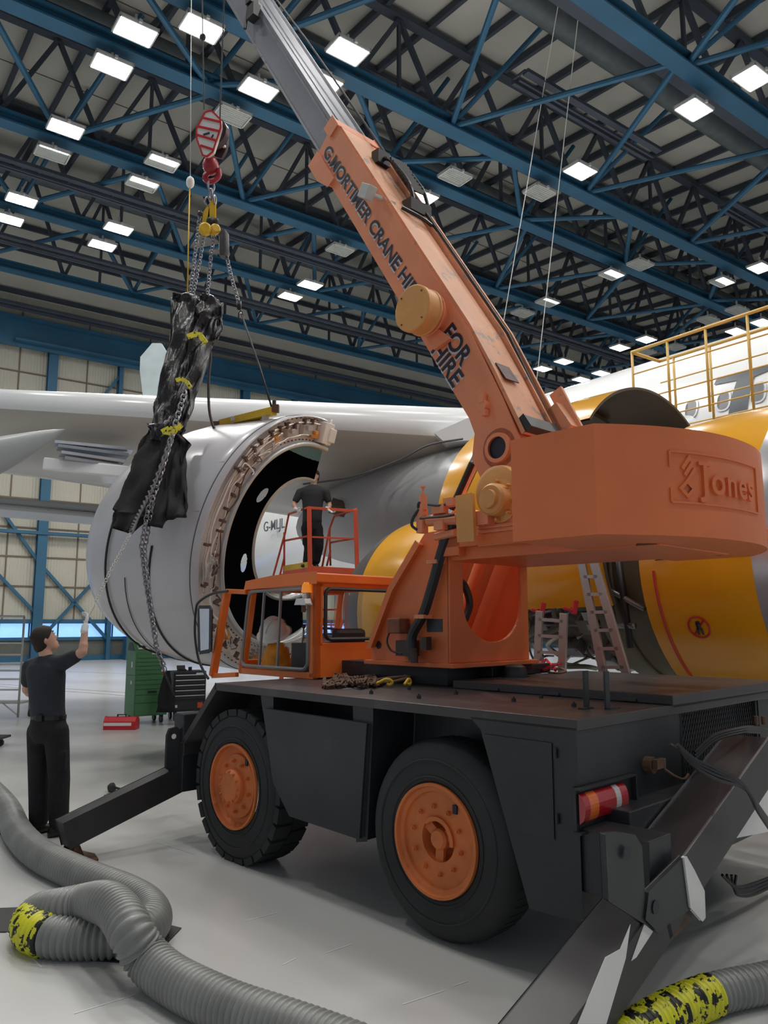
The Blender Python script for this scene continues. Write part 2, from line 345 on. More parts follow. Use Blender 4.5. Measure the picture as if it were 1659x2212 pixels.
# ceiling lights (state 1 lit, .5 weak, 0 off)
LT=[(5.4,18.0,1,'lit ceiling floodlight at the top left, second one left of the crane hook line'),(6.7,16.9,1,'bright ceiling floodlight crossed by the hook rope at the top'),(5.3,19.6,1,'lit ceiling floodlight just below the first blue chord at top left'),
(10.1,15.4,1,'lit ceiling floodlight right of the grey inner boom'),(8.9,18.1,1,'lit ceiling floodlight just left of the grey inner boom'),(10.2,16.8,1,'lit ceiling floodlight half hidden behind the grey inner boom'),
(5.0,23.1,1,'lit ceiling floodlight on the left, above the slatted unlit lamp'),(19.5,11.4,1,'large lit floodlight at upper right, below the uppermost right one'),(19.6,9.7,1,'large lit floodlight cut by the right edge at the top'),
(19.3,15.4,1,'lit floodlight between the two middle blue chords right of the boom'),(16.1,19.7,1,'lit floodlight close to the right side of the boom lettering'),(8.8,19.6,0,'unlit ceiling lamp beside the hook block'),
(5.0,24.7,.12,'dim slatted ceiling lamp on the left under a lit one'),(8.0,23.1,.5,'half lit ceiling lamp left of the hook block'),(7.9,24.7,.5,'half lit ceiling lamp left of the red hook'),
(4.8,28.2,1,'lit ceiling lamp near the left edge, upper of two'),(4.7,29.9,1,'lit ceiling lamp cut by the left edge'),(8.2,28.2,1,'lit ceiling lamp left of the yellow chain hoist, upper of two'),(8.1,29.9,1,'lit ceiling lamp left of the yellow chain hoist, lower of two'),
(16.6,28.2,1,'small lit lamp between chains and boom, upper right of two'),(16.5,29.8,1,'small lit lamp between chains and boom, lower left of two'),(16.2,18.1,0,'unlit ceiling lamp right of the boom, nearest to it'),(19.2,17.1,0,'unlit ceiling lamp crossed by the left white cable'),
(15.9,24.7,0,'unlit ceiling lamp left of the boom lettering'),(26.5,23.3,.3,'faint lamp touching the right white cable'),(26.5,24.9,0,'unlit lamp between the two white cables'),(26.5,19.7,.6,'half hidden lamp right of the cables at mid height'),
(31.0,17.3,.6,'half lit lamp near the right edge at mid height'),(31.0,15.6,1,'lit lamp at the right edge at mid height'),(26.7,18.4,0,'unlit lamp above the half hidden one right of the cables'),
(33.5,30.0,1,'tiny lit lamp crossed by the right cable low down'),(33.5,28.4,1,'tiny lit lamp right of the low cable end'),(34.2,25.1,1,'lit lamp left of the yellow handrail corner'),(34.3,23.5,1,'lit lamp above the yellow handrail corner'),
(36.9,30.0,1,'lowest tiny lit lamp above the white fuselage'),(36.9,28.5,1,'tiny lit lamp above the fuselage, right of the lowest one'),(37.0,20.1,1,'lit lamp seen over the yellow top handrail'),(36.9,18.7,1,'lit lamp over the handrail at the right edge'),
(34.5,20.1,0,'unlit lamp above the yellow handrail, left of two'),(34.5,18.6,0,'unlit lamp above the yellow handrail at right'),(36.0,24.7,0,'unlit lamp inside the handrail corner, left of two'),(36.6,23.3,0,'unlit lamp inside the handrail corner, right of two')]
LT_UNSEEN=[(x,y,1,None) for x in (3,9,15,21,27) for y in (3.5,-4)]+[(x,y,1,None) for x in (-2,) for y in (10,18,29)]+[(2.0,11.5,1,None),(8,7.5,1,None),(14,7,1,None)]  # extra floodlights outside the view, added to brighten the hangar
for x,y,s,lab in LT+LT_UNSEEN:
    z=16.55; root=thing('ceiling_light',lab or 'added lit ceiling floodlight, unseen from the viewpoint','ceiling light',wA(x,y,z),ROT_A,'ceiling floodlights')
    a=MB(); hx,hy=.50,.36
    a.box(-hx,hx,-hy,-hy+.04,0,.09); a.box(-hx,hx,hy-.04,hy,0,.09); a.box(-hx,-hx+.04,-hy,hy,0,.09); a.box(hx-.04,hx,-hy,hy,0,.09); a.box(-hx,hx,-hy,hy,.08,.10)
    a.box(-.03,.03,-.03,.03,.18,.5); a.bar((0,-hy-.07,.05),(0,-hy-.01,.05),.08)
    a.build('casing',LAMPF,root)
    b=MB(); b.add([(-hx+.05,-hy+.05,.03),(-hx+.05,hy-.05,.03),(hx-.05,hy-.05,.03),(hx-.05,-hy+.05,.03)],[(0,1,2,3)])
    if s==1: b.build('lens',LAMPM,root)
    elif s==0:
        b.build('lens',LAMPO,root)
        g=MB(); [g.box(-hx+.05,hx-.05,-hy+.08+k*.09,-hy+.095+k*.09,.01,.03) for k in range(7)]; g.build('louvre',LAMPF,root)
    else:
        b.build('lens',LAMPO,root); g=MB(); g.add([(-hx+.08,-hy+.06,.02),(-hx+.08,-hy+.06+.6*s,.02),(hx-.08,-hy+.06+.6*s,.02),(hx-.08,-hy+.06,.02)],[(0,1,2,3)]); g.build('lamp_tube',LAMPH,root)
# ================= THE CRANE (frame: x to its right, y forward, z up) =================
CR=thing('mobile_crane','orange and black mobile crane with raised telescopic boom in the foreground','crane',O,ROT_C)
W=2.85
def cp(mb,name,m=None,smooth=False,bevel=0,parent=None,label=None,ang=35):
    o=mb.build(name,m,parent or CR,smooth=smooth,bevel=bevel,ang=ang)
    if label:o['label']=label
    return o
def py(u0,z0): return (0,u0,z0)
def side(mb,pts,x0,x1): return mb.prism([(x0,a,b) for a,b in pts],(x1-x0,0,0))
c=MB()
side(c,[(0,.37),(0,1.27),(.66,1.27),(.60,1.22),(.30,.36)],0,1.15)
side(c,[(.03,.37),(.03,1.27),(.66,1.27),(.60,1.22),(.30,.36)],2.4,W)
c.box(.42,W-.42,.25,3.6,.52,1.27); c.box(.6,W-.6,-.05,.3,.42,.80); c.box(1.15,2.4,.12,.3,.7,1.3)
side(c,[(1.52,1.27),(1.52,1.17),(1.57,.44),(1.66,.42),(1.7,1.27)],.03,.42); side(c,[(2.6,1.27),(2.6,.9),(2.72,1.16),(2.75,1.27)],.03,.42)
c.box(.42,W-.42,3.55,3.95,.45,1.05); c.box(.02,.42,3.86,4.02,.62,1.03); c.box(W-.42,W-.02,3.86,4.02,.62,1.03)
cp(c,'chassis',BLACK,bevel=.008)
for xa,xb in ((0,.03),(W-.03,W)):
    c=MB(); side(c,[(2.68,1.168),(1.544,1.16),(1.61,.447),(2.336,.464),(2.535,.661),(2.6,.9)],xa,xb); cp(c,'side_panel',BLACK,bevel=.004)
c=MB(); c.box(0,W,-.01,3.36,1.262,1.32)
for xa,xb in ((0,.62),(W-.62,W)):
    side(c,[(3.34,1.32),(3.84,.82),(3.80,.80),(3.33,1.26)],xa,xb); side(c,[(3.84,.82),(3.84,.70),(3.80,.70),(3.80,.82)],xa,xb)
cp(c,'deck',DECK,bevel=.004)
c=MB(); c.box(1.0,2.74,-.03,1.68,1.322,1.378); c.box(1.03,2.7,-.01,1.65,1.30,1.33)
for y in (.2,.75,1.25): c.box(.985,1.0,y,y+.10,1.325,1.345)
cp(c,'engine_cover',DECK,bevel=.004)
c=MB(); c.box(1.12,2.28,1.84,3.1,1.32,1.475); c.box(1.5,2.3,1.70,1.86,1.378,1.46); cp(c,'slewing_base',BLACK,bevel=.006)
# access door, hinges and rear details
c=MB(); side(c,[(.14,.72),(.14,1.19),(.58,1.19),(.42,.72)],-.008,.004); cp(c,'side_door',BLACK,bevel=.003)
for z in (.8,1.12):
    c=MB(); c.tube([(-.012,.115,z),(-.012,.115,z+.05)],.009,6); cp(c,'hinge',DARK)
c=MB(); c.box(-.03,.53,-.035,.02,.775,.785); c.box(-.03,.53,-.035,.02,.985,.995); c.box(.52,.53,-.035,.02,.775,.995); c.box(-.02,.53,-.004,.01,.775,.995); tlh=cp(c,'tail_light_housing',DARK)
TLR=mat('tail_light_red',(.45,.01,.02),.15,coat=.6); TLO=mat('tail_light_amber',(.85,.16,.02),.2,coat=.5); TLW=mat('tail_light_clear',(.6,.55,.55),.2)
def tl(name,x0,x1,m):
    c=MB(); n=8; c.loft([[ (x,-.015-.035*math.sin(PI*i/n)**.5,.82+.145*i/n) for i in range(n+1)] for x in (x0,x1)],closed=False); 
    for x in (x0,x1): c.add([(x,-.015-.035*math.sin(PI*i/n)**.5,.82+.145*i/n) for i in range(n+1)],[tuple(range(n+1))])
    o=c.build(name,m,tlh,smooth=False); return o
tl('red_lens',-.01,.04,TLR); tl('amber_lens',.04,.12,TLO); tl('red_lens',.12,.29,TLR); tl('clear_lens',.29,.34,TLW); tl('red_lens',.34,.41,TLR)
c=MB(); c.box(1.16,2.39,.04,.06,.62,1.28)
GR=mat('grille_mesh',(.05,.05,.055),.45,.3)
c=MB()
for k in range(-22,52):
    a=1.16+k*.035
    for s in (1,-1):
        pts=[]
        for z in (.70,1.29):
            x=a+(z-.70)*(.55*s) + (0 if s>0 else .3)
            pts.append((x,.05,z))
        (x0,_,z0),(x1,_,z1)=pts
        def clip(x0,z0,x1,z1):
            t0,t1=0,1
            for lim,sg in ((1.16,1),(2.39,-1)):
                d0=(x0-lim)*sg; d1=(x1-lim)*sg
                if d0<0 and d1<0: return None
                if d0<0: t0=max(t0,-d0/(d1-d0))
                elif d1<0: t1=min(t1,d0/(d0-d1))
            return (t0,t1) if t1>t0+.01 else None
        r_=clip(x0,z0,x1,z1)
        if r_: 
            q=lambda t:(x0+(x1-x0)*t,.05 if s>0 else .056,z0+(z1-z0)*t)
            c.bar(q(r_[0]),q(r_[1]),.006,.004,up=(0,1,0))
c.box(1.15,1.18,.03,.07,.62,1.29); c.box(2.37,2.4,.03,.07,.62,1.29)
cp(c,'radiator_grille',GR)
c=MB(); c.tube([(.70,-.0,1.02),(.70,-.05,1.02)],.045,10); c.cb((.72,-.07,1.03),(.10,.03,.05)); c.tube(spline([(.76,-.07,1.0),(.84,-.10,.95),(.90,-.12,.93),(1.0,-.10,.94)],4),.008,6); cp(c,'trailer_socket',RUST)
# deck fittings
for i,(px,py_) in enumerate(((1268,1530),(1313,1532))):
    b=lz_=onz(px,py_,1.32)-O; x,y=b.dot(V),b.dot(U)
    c=MB(); c.box(x-.022,x+.022,y-.004,y+.008,1.32,1.53); c.box(x-.022+(-.06 if i==0 else 0),x+.022+(.07 if i else 0),y-.03,y+.008,1.32,1.328); cp(c,'deck_post',BLACK)
for px,py_ in ((802,1499),(884,1490),(905,1509),(985,1500),(1110,1516),(1169,1508),(1240,1527)):
    b=onz(px,py_,1.32)-O; c=MB(); c.cb((b.dot(V),b.dot(U),1.33),(.02,.02,.02)); c.tube([(b.dot(V),b.dot(U),1.335),(b.dot(V),b.dot(U),1.35)],.006,6); cp(c,'deck_bolt',DARK)
b=onz(738,1488,1.32)-O; c=MB(); c.lathe([(.0001,.0015),(.085,.0015)],(b.dot(V),b.dot(U),1.32),(0,0,1),20); cp(c,'deck_hole',LBLK)
b=onz(1112,1462,1.378)-O; c=MB(); c.lathe([(.0001,.10),(.05,.098),(.085,.08),(.1,.04),(.1,0)],(b.dot(V),b.dot(U),1.378),(0,0,1),24); c.lathe([(.0001,.012),(.12,.012),(.12,0)],(b.dot(V),b.dot(U),1.378),(0,0,1),24); cp(c,'filler_cap',BLACK,smooth=True)
# ---------------- wheels ----------------
def wheel(y,xout,sgn,rear,z=.56):
    R=.56; w=.34; ax=(sgn,0,0)   # ax points outwards
    root=bpy.data.objects.new('wheel',None); COL.objects.link(root); root.parent=CR; root.location=(xout,y,z)
    t=MB(); prof=[(.31,-.02),(.33,-.005),(.40,0),(.48,-.004),(.525,-.025),(.552,-.06),(.56,-.09),(.56,-w+.09),(.552,-w+.06),(.525,-w+.03),(.44,-w),(.31,-w+.02)]
    t.lathe(prof,(0,0,0),ax,48)
    t.lathe([(.345,.001),(.352,.006),(.36,.002)],(0,0,0),ax,48); t.lathe([(.44,.001),(.448,.005),(.455,.0)],(0,0,0),ax,48)
    nb=26 if not rear else 0
    for k in range(nb):
        a=2*PI*k/nb
        for side_ in (0,1):
            x0=-.018-.0 if side_==0 else -w/2-.01; x1=-w/2+.01 if side_==0 else -w+.018
            aa=a+(PI/nb if side_ else 0); R3=Matrix(((1,0,0),(0,math.cos(aa),-math.sin(aa)),(0,math.sin(aa),math.cos(aa))))
            t.cb((sgn*(x0+x1)/2,math.cos(aa)*.548,math.sin(aa)*.548),(abs(x1-x0),.050,.112),R3)
    if rear:
        for k in range(60):
            a=2*PI*k/60; R3=Matrix(((1,0,0),(0,math.cos(a),-math.sin(a)),(0,math.sin(a),math.cos(a)))); t.cb((sgn*-w/2,math.cos(a)*.5565,math.sin(a)*.5565),(w*.45,.012,.012),R3)
    t.build('tyre',RUB,root,smooth=True,ang=30)
    r=MB()
    if rear:
        r.lathe([(.318,-.01),(.316,.012),(.300,.012),(.292,-.012),(.268,-.02),(.262,-.035),(.235,-.03),(.13,-.028),(.125,-.03),(.12,-.09),(.10,-.13),(.0001,-.13)],(0,0,0),ax,48)
        r.lathe([(.062,-.13),(.06,-.035),(.048,-.02),(.0001,-.016)],(0,0,0),ax,20)
        r.lathe([(.125,-.03),(.128,-.012),(.105,-.01),(.1,-.03)],(0,0,0),ax,32,PI*.95,PI*1.75,ref=(0,1,0))
        for k in range(3): a=2*PI*k/3+.6; r.bar((sgn*-.06,math.cos(a)*.05,math.sin(a)*.05),(sgn*-.06,math.cos(a)*.122,math.sin(a)*.122),.022,.06)
    else:
        r.lathe([(.318,-.01),(.316,.012),(.300,.012),(.292,-.02),(.27,-.045),(.24,-.05),(.235,-.03),(.16,-.02),(.13,-.02),(.125,.02),(.105,.045),(.02,.05),(.0001,.05)],(0,0,0),ax,48)
    r.build('rim',RIMO,root,smooth=True,ang=25)
    nn=10
    for k in range(nn):
        a=2*PI*k/nn+.2; n=MB(); rr=.185; x=-.028 if rear else -.022
        n.tube([(sgn*(x-.005),math.cos(a)*rr,math.sin(a)*rr),(sgn*(x+.022),math.cos(a)*rr,math.sin(a)*rr)],.014,6); n.tube([(sgn*(x+.02),math.cos(a)*rr,math.sin(a)*rr),(sgn*(x+.035),math.cos(a)*rr,math.sin(a)*rr)],.008,6)
        n.build('wheel_nut',RIMO,root)
    if not rear:
        n=MB()
        for k in range(12):
            a=2*PI*k/12; n.tube([(sgn*.03,math.cos(a)*.113,math.sin(a)*.113),(sgn*.052,math.cos(a)*.113,math.sin(a)*.113)],.009,6)
        n.build('hub_bolts',RIMO,root)
    n=MB(); a=2.2; n.cb((sgn*(-.024 if rear else -.024),math.cos(a)*.235,math.sin(a)*.235),(.012,.03,.05)); n.build('valve_hole',LBLK,root)
wheel(.96,0.0,-1,True); wheel(3.05,0.0,-1,False); wheel(.96,W,1,True); wheel(3.05,W,1,False)
c=MB(); c.tube([(.3,.96,.56),(W-.3,.96,.56)],.08,12); c.tube([(.3,3.05,.56),(W-.3,3.05,.56)],.08,12); c.sph((W/2,.96,.56),.2); c.sph((W/2,3.05,.56),.18); cp(c,'axle',DARK)
# ---------------- outriggers ----------------
OUTM=mat('outrigger_black',(.035,.033,.036),.42,var=.25,scale=2,col2=(.09,.06,.07),cov=.62,sharp=.2)
def lbeam(mb,v0,z0,v1,z1,u0,u1,h):
    """box beam whose TOP edge runs from (v0,z0) to (v1,z1)"""
    d=Vector((v1-v0,0,z1-z0)).normalized(); n=Vector((d.z,0,-d.x)); 
    if n.z>0:n=-n
    a=Vector((v0,u0,z0));b=Vector((v1,u0,z1)); mb.prism([a,b,b+n*h,a+n*h],(0,u1-u0,0)); return mb
ro=MB(); lbeam(ro,0.06,.56,-1.42,.03,-.40,-.15,.20)
legr=cp(ro,'outrigger_leg',OUTM,bevel=.006)
s=MB()
def facep(pts,u): return [(p.x,p.y,p.z) for p in (onu(px,py_,u) for px,py_ in pts)]
s.prism(facep(((1362,1997),(1340,2050),(1308,2068),(1248,2212),(1310,2212),(1352,2070)),-.403),(0,.002,0)); s.prism(facep(((1392,1996),(1411,2012),(1375,2068),(1364,2076)),-.403),(0,.002,0))
s.build('white_stripe',WHT,legr)
ua=MB(); lbeam(ua,1.42,1.135,.02,.60,-.40,-.15,.24); rb=cp(ua,'outrigger_beam',OUTM,bevel=.006)
e=MB(); 
for u_ in (-.402,-.155):
    d=Vector((1.4,0,.535)).normalized(); e.bar(Vector((1.42,u_,1.139)),Vector((.02,u_,.604)),.008)
e.build('worn_edge',STEEL,rb)
b=MB(); b.prism(facep(((1309,1803),(1345,1801),(1372,1806),(1386,1830),(1396,1990),(1415,2008),(1316,1945)),-.41),(0,.03,0)); b.box(.02,.24,-.36,-.0,.50,.80)
b.prism(facep(((1403,1927),(1480,1850),(1492,1962),(1420,2010),(1396,1985)),-.42),(0,.03,0)); cp(b,'outrigger_bracket',BLACK,bevel=.005)
b=MB(); b.prism(facep(((1428,2000),(1480,1962),(1492,1990),(1425,2060),(1410,2075)),-.36),(0,.05,0)); cp(b,'rusty_lug',mat('rusty_lug_paint',(.11,.06,.035),.6,var=.4,scale=8),label='rust-brown lug under the outrigger bracket')
for px,py_ in ((1355,1842),(1417,1960)):
    p=onu(px,py_,-.425); b=MB(); b.lathe([(.0001,0),(.03,0)],(p.x,-.426,p.z),(0,-1,0),16); cp(b,'pin_hole',LBLK)
b=MB(); b.prism(facep(((1478,1853),(1483,1850),(1500,1880),(1522,1925),(1524,1982),(1518,1990),(1492,1960)),-.43),(0,.015,0)); cp(b,'white_marker_plate',WHT,bevel=.002)
b=MB(); b.prism(facep(((1578,1812),(1575,1765),(1640,1655),(1700,1640),(1720,1720),(1690,1790),(1640,1800)),-.30),(0,.015,0)); mp=cp(b,'white_marker_plate',WHT,bevel=.002)
s=MB(); s.prism(facep(((1588,1708),(1612,1720),(1606,1743),(1583,1736)),-.304),(0,.003,0)); s.build('blue_tape',mat('blue_tape',(.02,.19,.5),.5),mp)
b=MB(); b.box(.25,2.85,-.14,.06,.50,.86); cp(b,'rear_frame',BLACK,bevel=.006)
cb=MB()
for k in range(4):
    cb.tube(spline([onu(1463+k*3,1608+k*4,-.5),onu(1500,1640+k*5,-.55),onu(1545,1660+k*7,-.6),onu(1600+k*4,1690+k*5,-.65),onu(1640,1745+k*4,-.65),onu(1700,1830+k*5,-.6)],5),.010,6)
cb.tube([onu(1447,1606,-.5),onu(1490,1634,-.5)],.006,6)
cp(cb,'cable_bundle',HOSE,smooth=True)
cb=MB()
for k in range(3): cb.tube(spline([onu(1500,1625+k*8,-.2),onu(1540,1590+k*6,-.25),onu(1590,1575+k*5,-.3),onu(1640,1572+k*5,-.3),onu(1720,1600,-.3)],5),.010,6)
cp(cb,'hydraulic_hose',HOSE,smooth=True)
cb=MB()
for k in range(4): cb.tube(spline([onu(1560+k*10,1890,-.1),onu(1590,1915+k*5,-.1),onu(1630,1908+k*8,-.1),onu(1700,1880+k*5,-.1)],5),.009,6)
for px in (1634,1650): p=onu(px,1565,-.3); q_=MB(); q_.tube([p,p+Vector((0,0,.05))],.014,8); cp(q_,'hose_union',RUST)
cp(cb,'hydraulic_hose',HOSE,smooth=True)
fo=MB(); lbeam(fo,.10,.62,-.95,.30,3.88,4.04,.20)
cp(fo,'outrigger_leg',OUTM,bevel=.006)
fo=MB(); fo.box(.0,.2,3.82,4.06,.40,.80); fo.prism([(-.10,3.9,.86),(-.10,3.9,.60),(.05,3.9,.5),(.05,3.9,.86),(-.02,3.9,.92),(-.08,3.9,.91)],(0,.03,0)); cp(fo,'outrigger_bracket',BLACK,bevel=.006)
fo=MB(); fo.lathe([(.0001,0),(.022,0)],(-.045,3.899,.85),(0,-1,0),14); cp(fo,'eye_hole',WHT)
def pad(v,u):
    p=MB(); p.prism([(v-.13,u-.16,.0),(v+.13,u-.16,.0),(v+.17,u,.0),(v+.13,u+.16,.0),(v-.13,u+.16,.0),(v-.17,u,.0)],(0,0,.015)); p.prism([(v-.08,u-.05,.015),(v+.07,u-.05,.015),(v+.02,u-.05,.13),(v-.04,u-.05,.13)],(0,.015,0)); p.prism([(v-.08,u+.05,.015),(v+.07,u+.05,.015),(v+.02,u+.05,.13),(v-.04,u+.05,.13)],(0,.015,0)); p.tube([(v-.01,u-.07,.1),(v-.01,u+.07,.1)],.02,8)
    return cp(p,'outrigger_foot',RUST)
pad(-.83,3.96); pad(-1.45,-.28)
# ---------------- turret ----------------
t=MB()
LP=[(1.72,1.50),(2.56,1.50),(2.57,1.60),(2.32,2.08),(1.95,2.50),(1.30,2.52),(1.30,2.38),(1.72,2.38)]
t.prism([(1.0,a,b) for a,b in LP],(.035,0,0)); t.prism([(1.965,a,b) for a,b in LP],(.035,0,0))
# flange of the left cheek
for x in (.94,1.965): t.prism([(x,2.56,1.60),(x,2.31,2.08),(x,2.0,2.44),(x,1.965,2.41),(x,2.27,2.06),(x,2.52,1.60)],(.10,0,0))
# rear plate with a U-shaped opening
def uplate(mb,y,th):
    n=16; out=[];inn=[]
    x0,x1,z0,z1=1.0,2.0,1.5,2.40; ix0,ix1,izt,izc=1.16,1.90,2.27,1.95
    for i in range(n+1):
        a=PI+PI*i/n; inn.append(((ix0+ix1)/2+(ix1-ix0)/2*math.cos(a),y,izc+.30*math.sin(a)))
    inn=[(ix0,y,izt)]+inn+[(ix1,y,izt)]
    for i in range(n+1):
        t_=i/n
        if t_<.25: out.append((x0,y,izc+(z0-izc)*t_/.25))
        elif t_<=.75: out.append((x0+(x1-x0)*(t_-.25)/.5,y,z0))
        else: out.append((x1,y,z0+(izc-z0)*(t_-.75)/.25))
    out=[(x0,y,z1)]+out+[(x1,y,z1)]
    N=len(out); o2=[(p[0],y+th,p[2]) for p in out]; i2=[(p[0],y+th,p[2]) for p in inn]
    fs=[]
    vs=out+inn+o2+i2
    for i in range(N):
        j=(i+1)%N; fs+=[(i,j,N+j,N+i),(2*N+j,2*N+i,3*N+i,3*N+j),(N+i,N+j,3*N+j,3*N+i),(j,i,2*N+i,2*N+j)]
    mb.add(vs,fs)
uplate(t,1.70,.03)
t.box(.96,2.04,1.64,2.62,1.465,1.50)
t.box(1.0,2.0,1.55,1.75,2.30,2.42); 
cp(t,'turret',ORANGE,bevel=.006)
t=MB(); t.box(.93,2.1,-.25,1.74,2.36,2.44); t.box(1.0,2.0,.0,1.7,2.27,2.38); t.prism([(.93,1.74,2.44),(.93,1.74,2.3),(.99,1.74,2.3),(.99,1.74,2.44)],(0,-.2,0)); cp(t,'turret_head',ORANGE,bevel=.006)
t=MB()
for x in (1.52,1.80): t.tube([(x,2.35,1.60),(x,1.80,2.70)],.085,16)
t.tube([(1.25,1.9,1.55),(1.25,2.3,1.95)],.05,10)
cp(t,'lift_cylinder',ORANGE,smooth=True)
t=MB(); t.tube([onv(952,1160,1.42),onv(1042,965,1.42)],.045,14); cp(t,'cylinder_rod',CHROME,smooth=True)
t=MB(); t.tube([onv(975,1100,1.36),onv(1020,1000,1.36)],.028,10); cp(t,'black_guide_tube',HOSE,smooth=True)
t=MB(); t.tube(spline([(1.2,1.8,2.1),(1.25,1.85,2.14),(1.35,1.85,2.1),(1.4,1.84,1.95),(1.33,1.85,1.8)],5),.03,8); t.tube(spline([(1.15,1.85,2.1),(1.2,1.85,1.9),(1.25,1.85,1.65)],4),.035,8); t.tube(spline([(1.3,1.9,1.56),(1.45,1.86,1.62),(1.6,1.86,1.56)],4),.03,8); cp(t,'hydraulic_hose',HOSE,smooth=True)
t=MB(); t.tube(spline([onv(980,1130,.95),onv(962,1168,.94),onv(950,1205,.94),onv(935,1260,.94),onv(915,1325,.93),onv(890,1375,.93),onv(893,1425,.93)],5),.040,10); hz=cp(t,'sleeved_hose',HOSE,smooth=True)
t=MB()
for a,b in (((941,1214),(951,1217)),((914,1332),(905,1329))):
    p=onv(*a,.94); t.cb(p,(.10,.10,.03))
t.build('hose_clamp',ORANGE2,hz)
t=MB(); p=onv(860,1352,.93); t.cb(p,(.12,.14,.12)); cp(t,'junction_box',mat('brown_box',(.22,.07,.04),.6,var=.3,scale=9),bevel=.01)
t=MB(); p=onv(880,1400,.95); t.cb(p,(.1,.16,.12)); t.tube(spline([onv(842,1365,.9),onv(836,1385,.9),onv(845,1405,.9),onv(868,1412,.9)],4),.008,6); t.tube([onv(893,1400,.9),onv(895,1432,.9)],.03,8); t.cb(onv(920,1390,.93),(.06,.06,.1)); cp(t,'valve_block',mat('greasy_iron',(.06,.035,.03),.5,var=.4,scale=9))
t=MB(); a=[onv(px,py_,.995) for px,py_ in ((922,1337),(955,1337),(955,1365),(922,1365))]; t.prism(a,(.006,0,0)); cp(t,'nameplate',mat('nameplate_grey',(.05,.05,.06),.4))
t=MB(); p=onv(818,1393,.998); t.lathe([(.0001,0),(.035,0)],(p.x-.002,p.y,p.z),(-1,0,0),6); cp(t,'cheek_hole',LBLK)
# winch and valve gear
wc=onv(1058,1078,.82); wb=onv(1072,1062,.95)
t=MB(); ax=(-1,0,0); 
t.lathe([(.0001,.0),(.10,.0),(.115,-.02),(.12,-.10),(.16,-.11),(.16,-.14),(.12,-.15),(.12,-.30)],wc,ax,28); t.lathe([(.0001,.03),(.065,.028),(.07,0)],wc,ax,20)
t.lathe([(.0001,.02),(.15,.02),(.19,.0),(.20,-.05),(.17,-.07),(.17,-.4)],wb,ax,28)
for k in range(8): a=2*PI*k/8; t.tube([wc+Vector((-.0,.14*math.cos(a),.14*math.sin(a)))+Vector((.10,0,0)),wc+Vector((.06,.14*math.cos(a),.14*math.sin(a)))],.012,6)
cp(t,'hoist_winch',OCHRE,smooth=True,ang=30)
t=MB(); a=[onv(px,py_,.80) for px,py_ in ((984,1072),(1019,1065),(1023,1168),(988,1171))]; t.prism(a,(.03,0,0)); a=[onv(px,py_,.80) for px,py_ in ((1019,1065),(1032,1078),(1035,1160),(1023,1168))]; cp(t,'winch_guard',OCHRE,bevel=.003)
t=MB(); 
for k in range(5): p=onv(1035,1140+k*9,.95); t.tube([p,p+Vector((0,-.8,.0))],.018,8)
t.box(.95,1.5,.5,1.45,2.44,2.60); p=onv(1045,1120,.9); t.cb(p,(.1,.15,.1)); t.box(1.0,1.9,.3,1.2,2.44,2.75)
cp(t,'slew_motor',ORANGE2,smooth=True)
t=MB(); p=onv(912,1125,.85); t.cb(p,(.07,.06,.19)); q=onv(914,1085,.85); t.tube([q-Vector((0,0,.06)),q+Vector((0,0,.06))],.03,10); t.tube([q+Vector((0,0,.05)),q+Vector((0,0,.12))],.008,6); t.tube([q+Vector((0,0,.115)),q+Vector((0,0,.125))],.022,8)
t.cb(onv(950,1100,.87),(.06,.12,.07)); t.cb(onv(952,1135,.87),(.06,.09,.07)); t.tube([onv(925,1125,.87),onv(990,1120,.9)],.045,10); t.cb(onv(975,1085,.9),(.08,.10,.06)); t.tube([onv(940,1160,.9),onv(985,1150,.9)],.03,8)
cp(t,'valve_assembly',ORANGE2)
t=MB(); t.tube(spline([onv(925,1090,.84),onv(945,1092,.84),onv(962,1090,.86)],4),.010,6); t.tube(spline([onv(908,1120,.8),onv(925,1118,.78),onv(955,1116,.78),onv(982,1112,.82)],4),.010,6); t.tube(spline([onv(905,1100,.82),onv(892,1120,.8),onv(890,1135,.8),onv(902,1145,.82)],4),.012,6); t.tube(spline([onv(915,1088,.84),onv(905,1086,.82),onv(903,1098,.82)],4),.010,6)
cp(t,'hydraulic_hose',HOSE,smooth=True)
# counterweight
CWx0,CWx1=.29,2.38; CM=(CWx0+CWx1)/2; HWd=(CWx1-CWx0)/2
def cu_(v): return -.40*(1-abs((v-CM)/HWd)**2.2)
def cwz(v): return 2.90
t=MB(); n=28; arc=[(CWx0+(CWx1-CWx0)*i/n) for i in range(n+1)]
frontu=.57
top=[(v,cu_(v),2.90) for v in arc]+[(CWx1,frontu,2.90),(CWx0,frontu,2.90)]
bot=[(x,y,2.28) for x,y,z in top]
t.loft([bot,top]); cw=cp(t,'counterweight',ORANGE,smooth=True,bevel=.008,ang=12)
for x0,x1 in ((.9,1.5),(1.55,2.1)):
    t=MB(); t.prism([(x0,.1,2.275),(x0+.1,.02,2.275),(x1-.1,.02,2.275),(x1,.1,2.275),(x1-.1,.16,2.275),(x0+.1,.16,2.275)],(0,0,.004)); t.build('slot',mat('slot_brown%d'%int(x0*10),(.12,.04,.02),.7),cw)
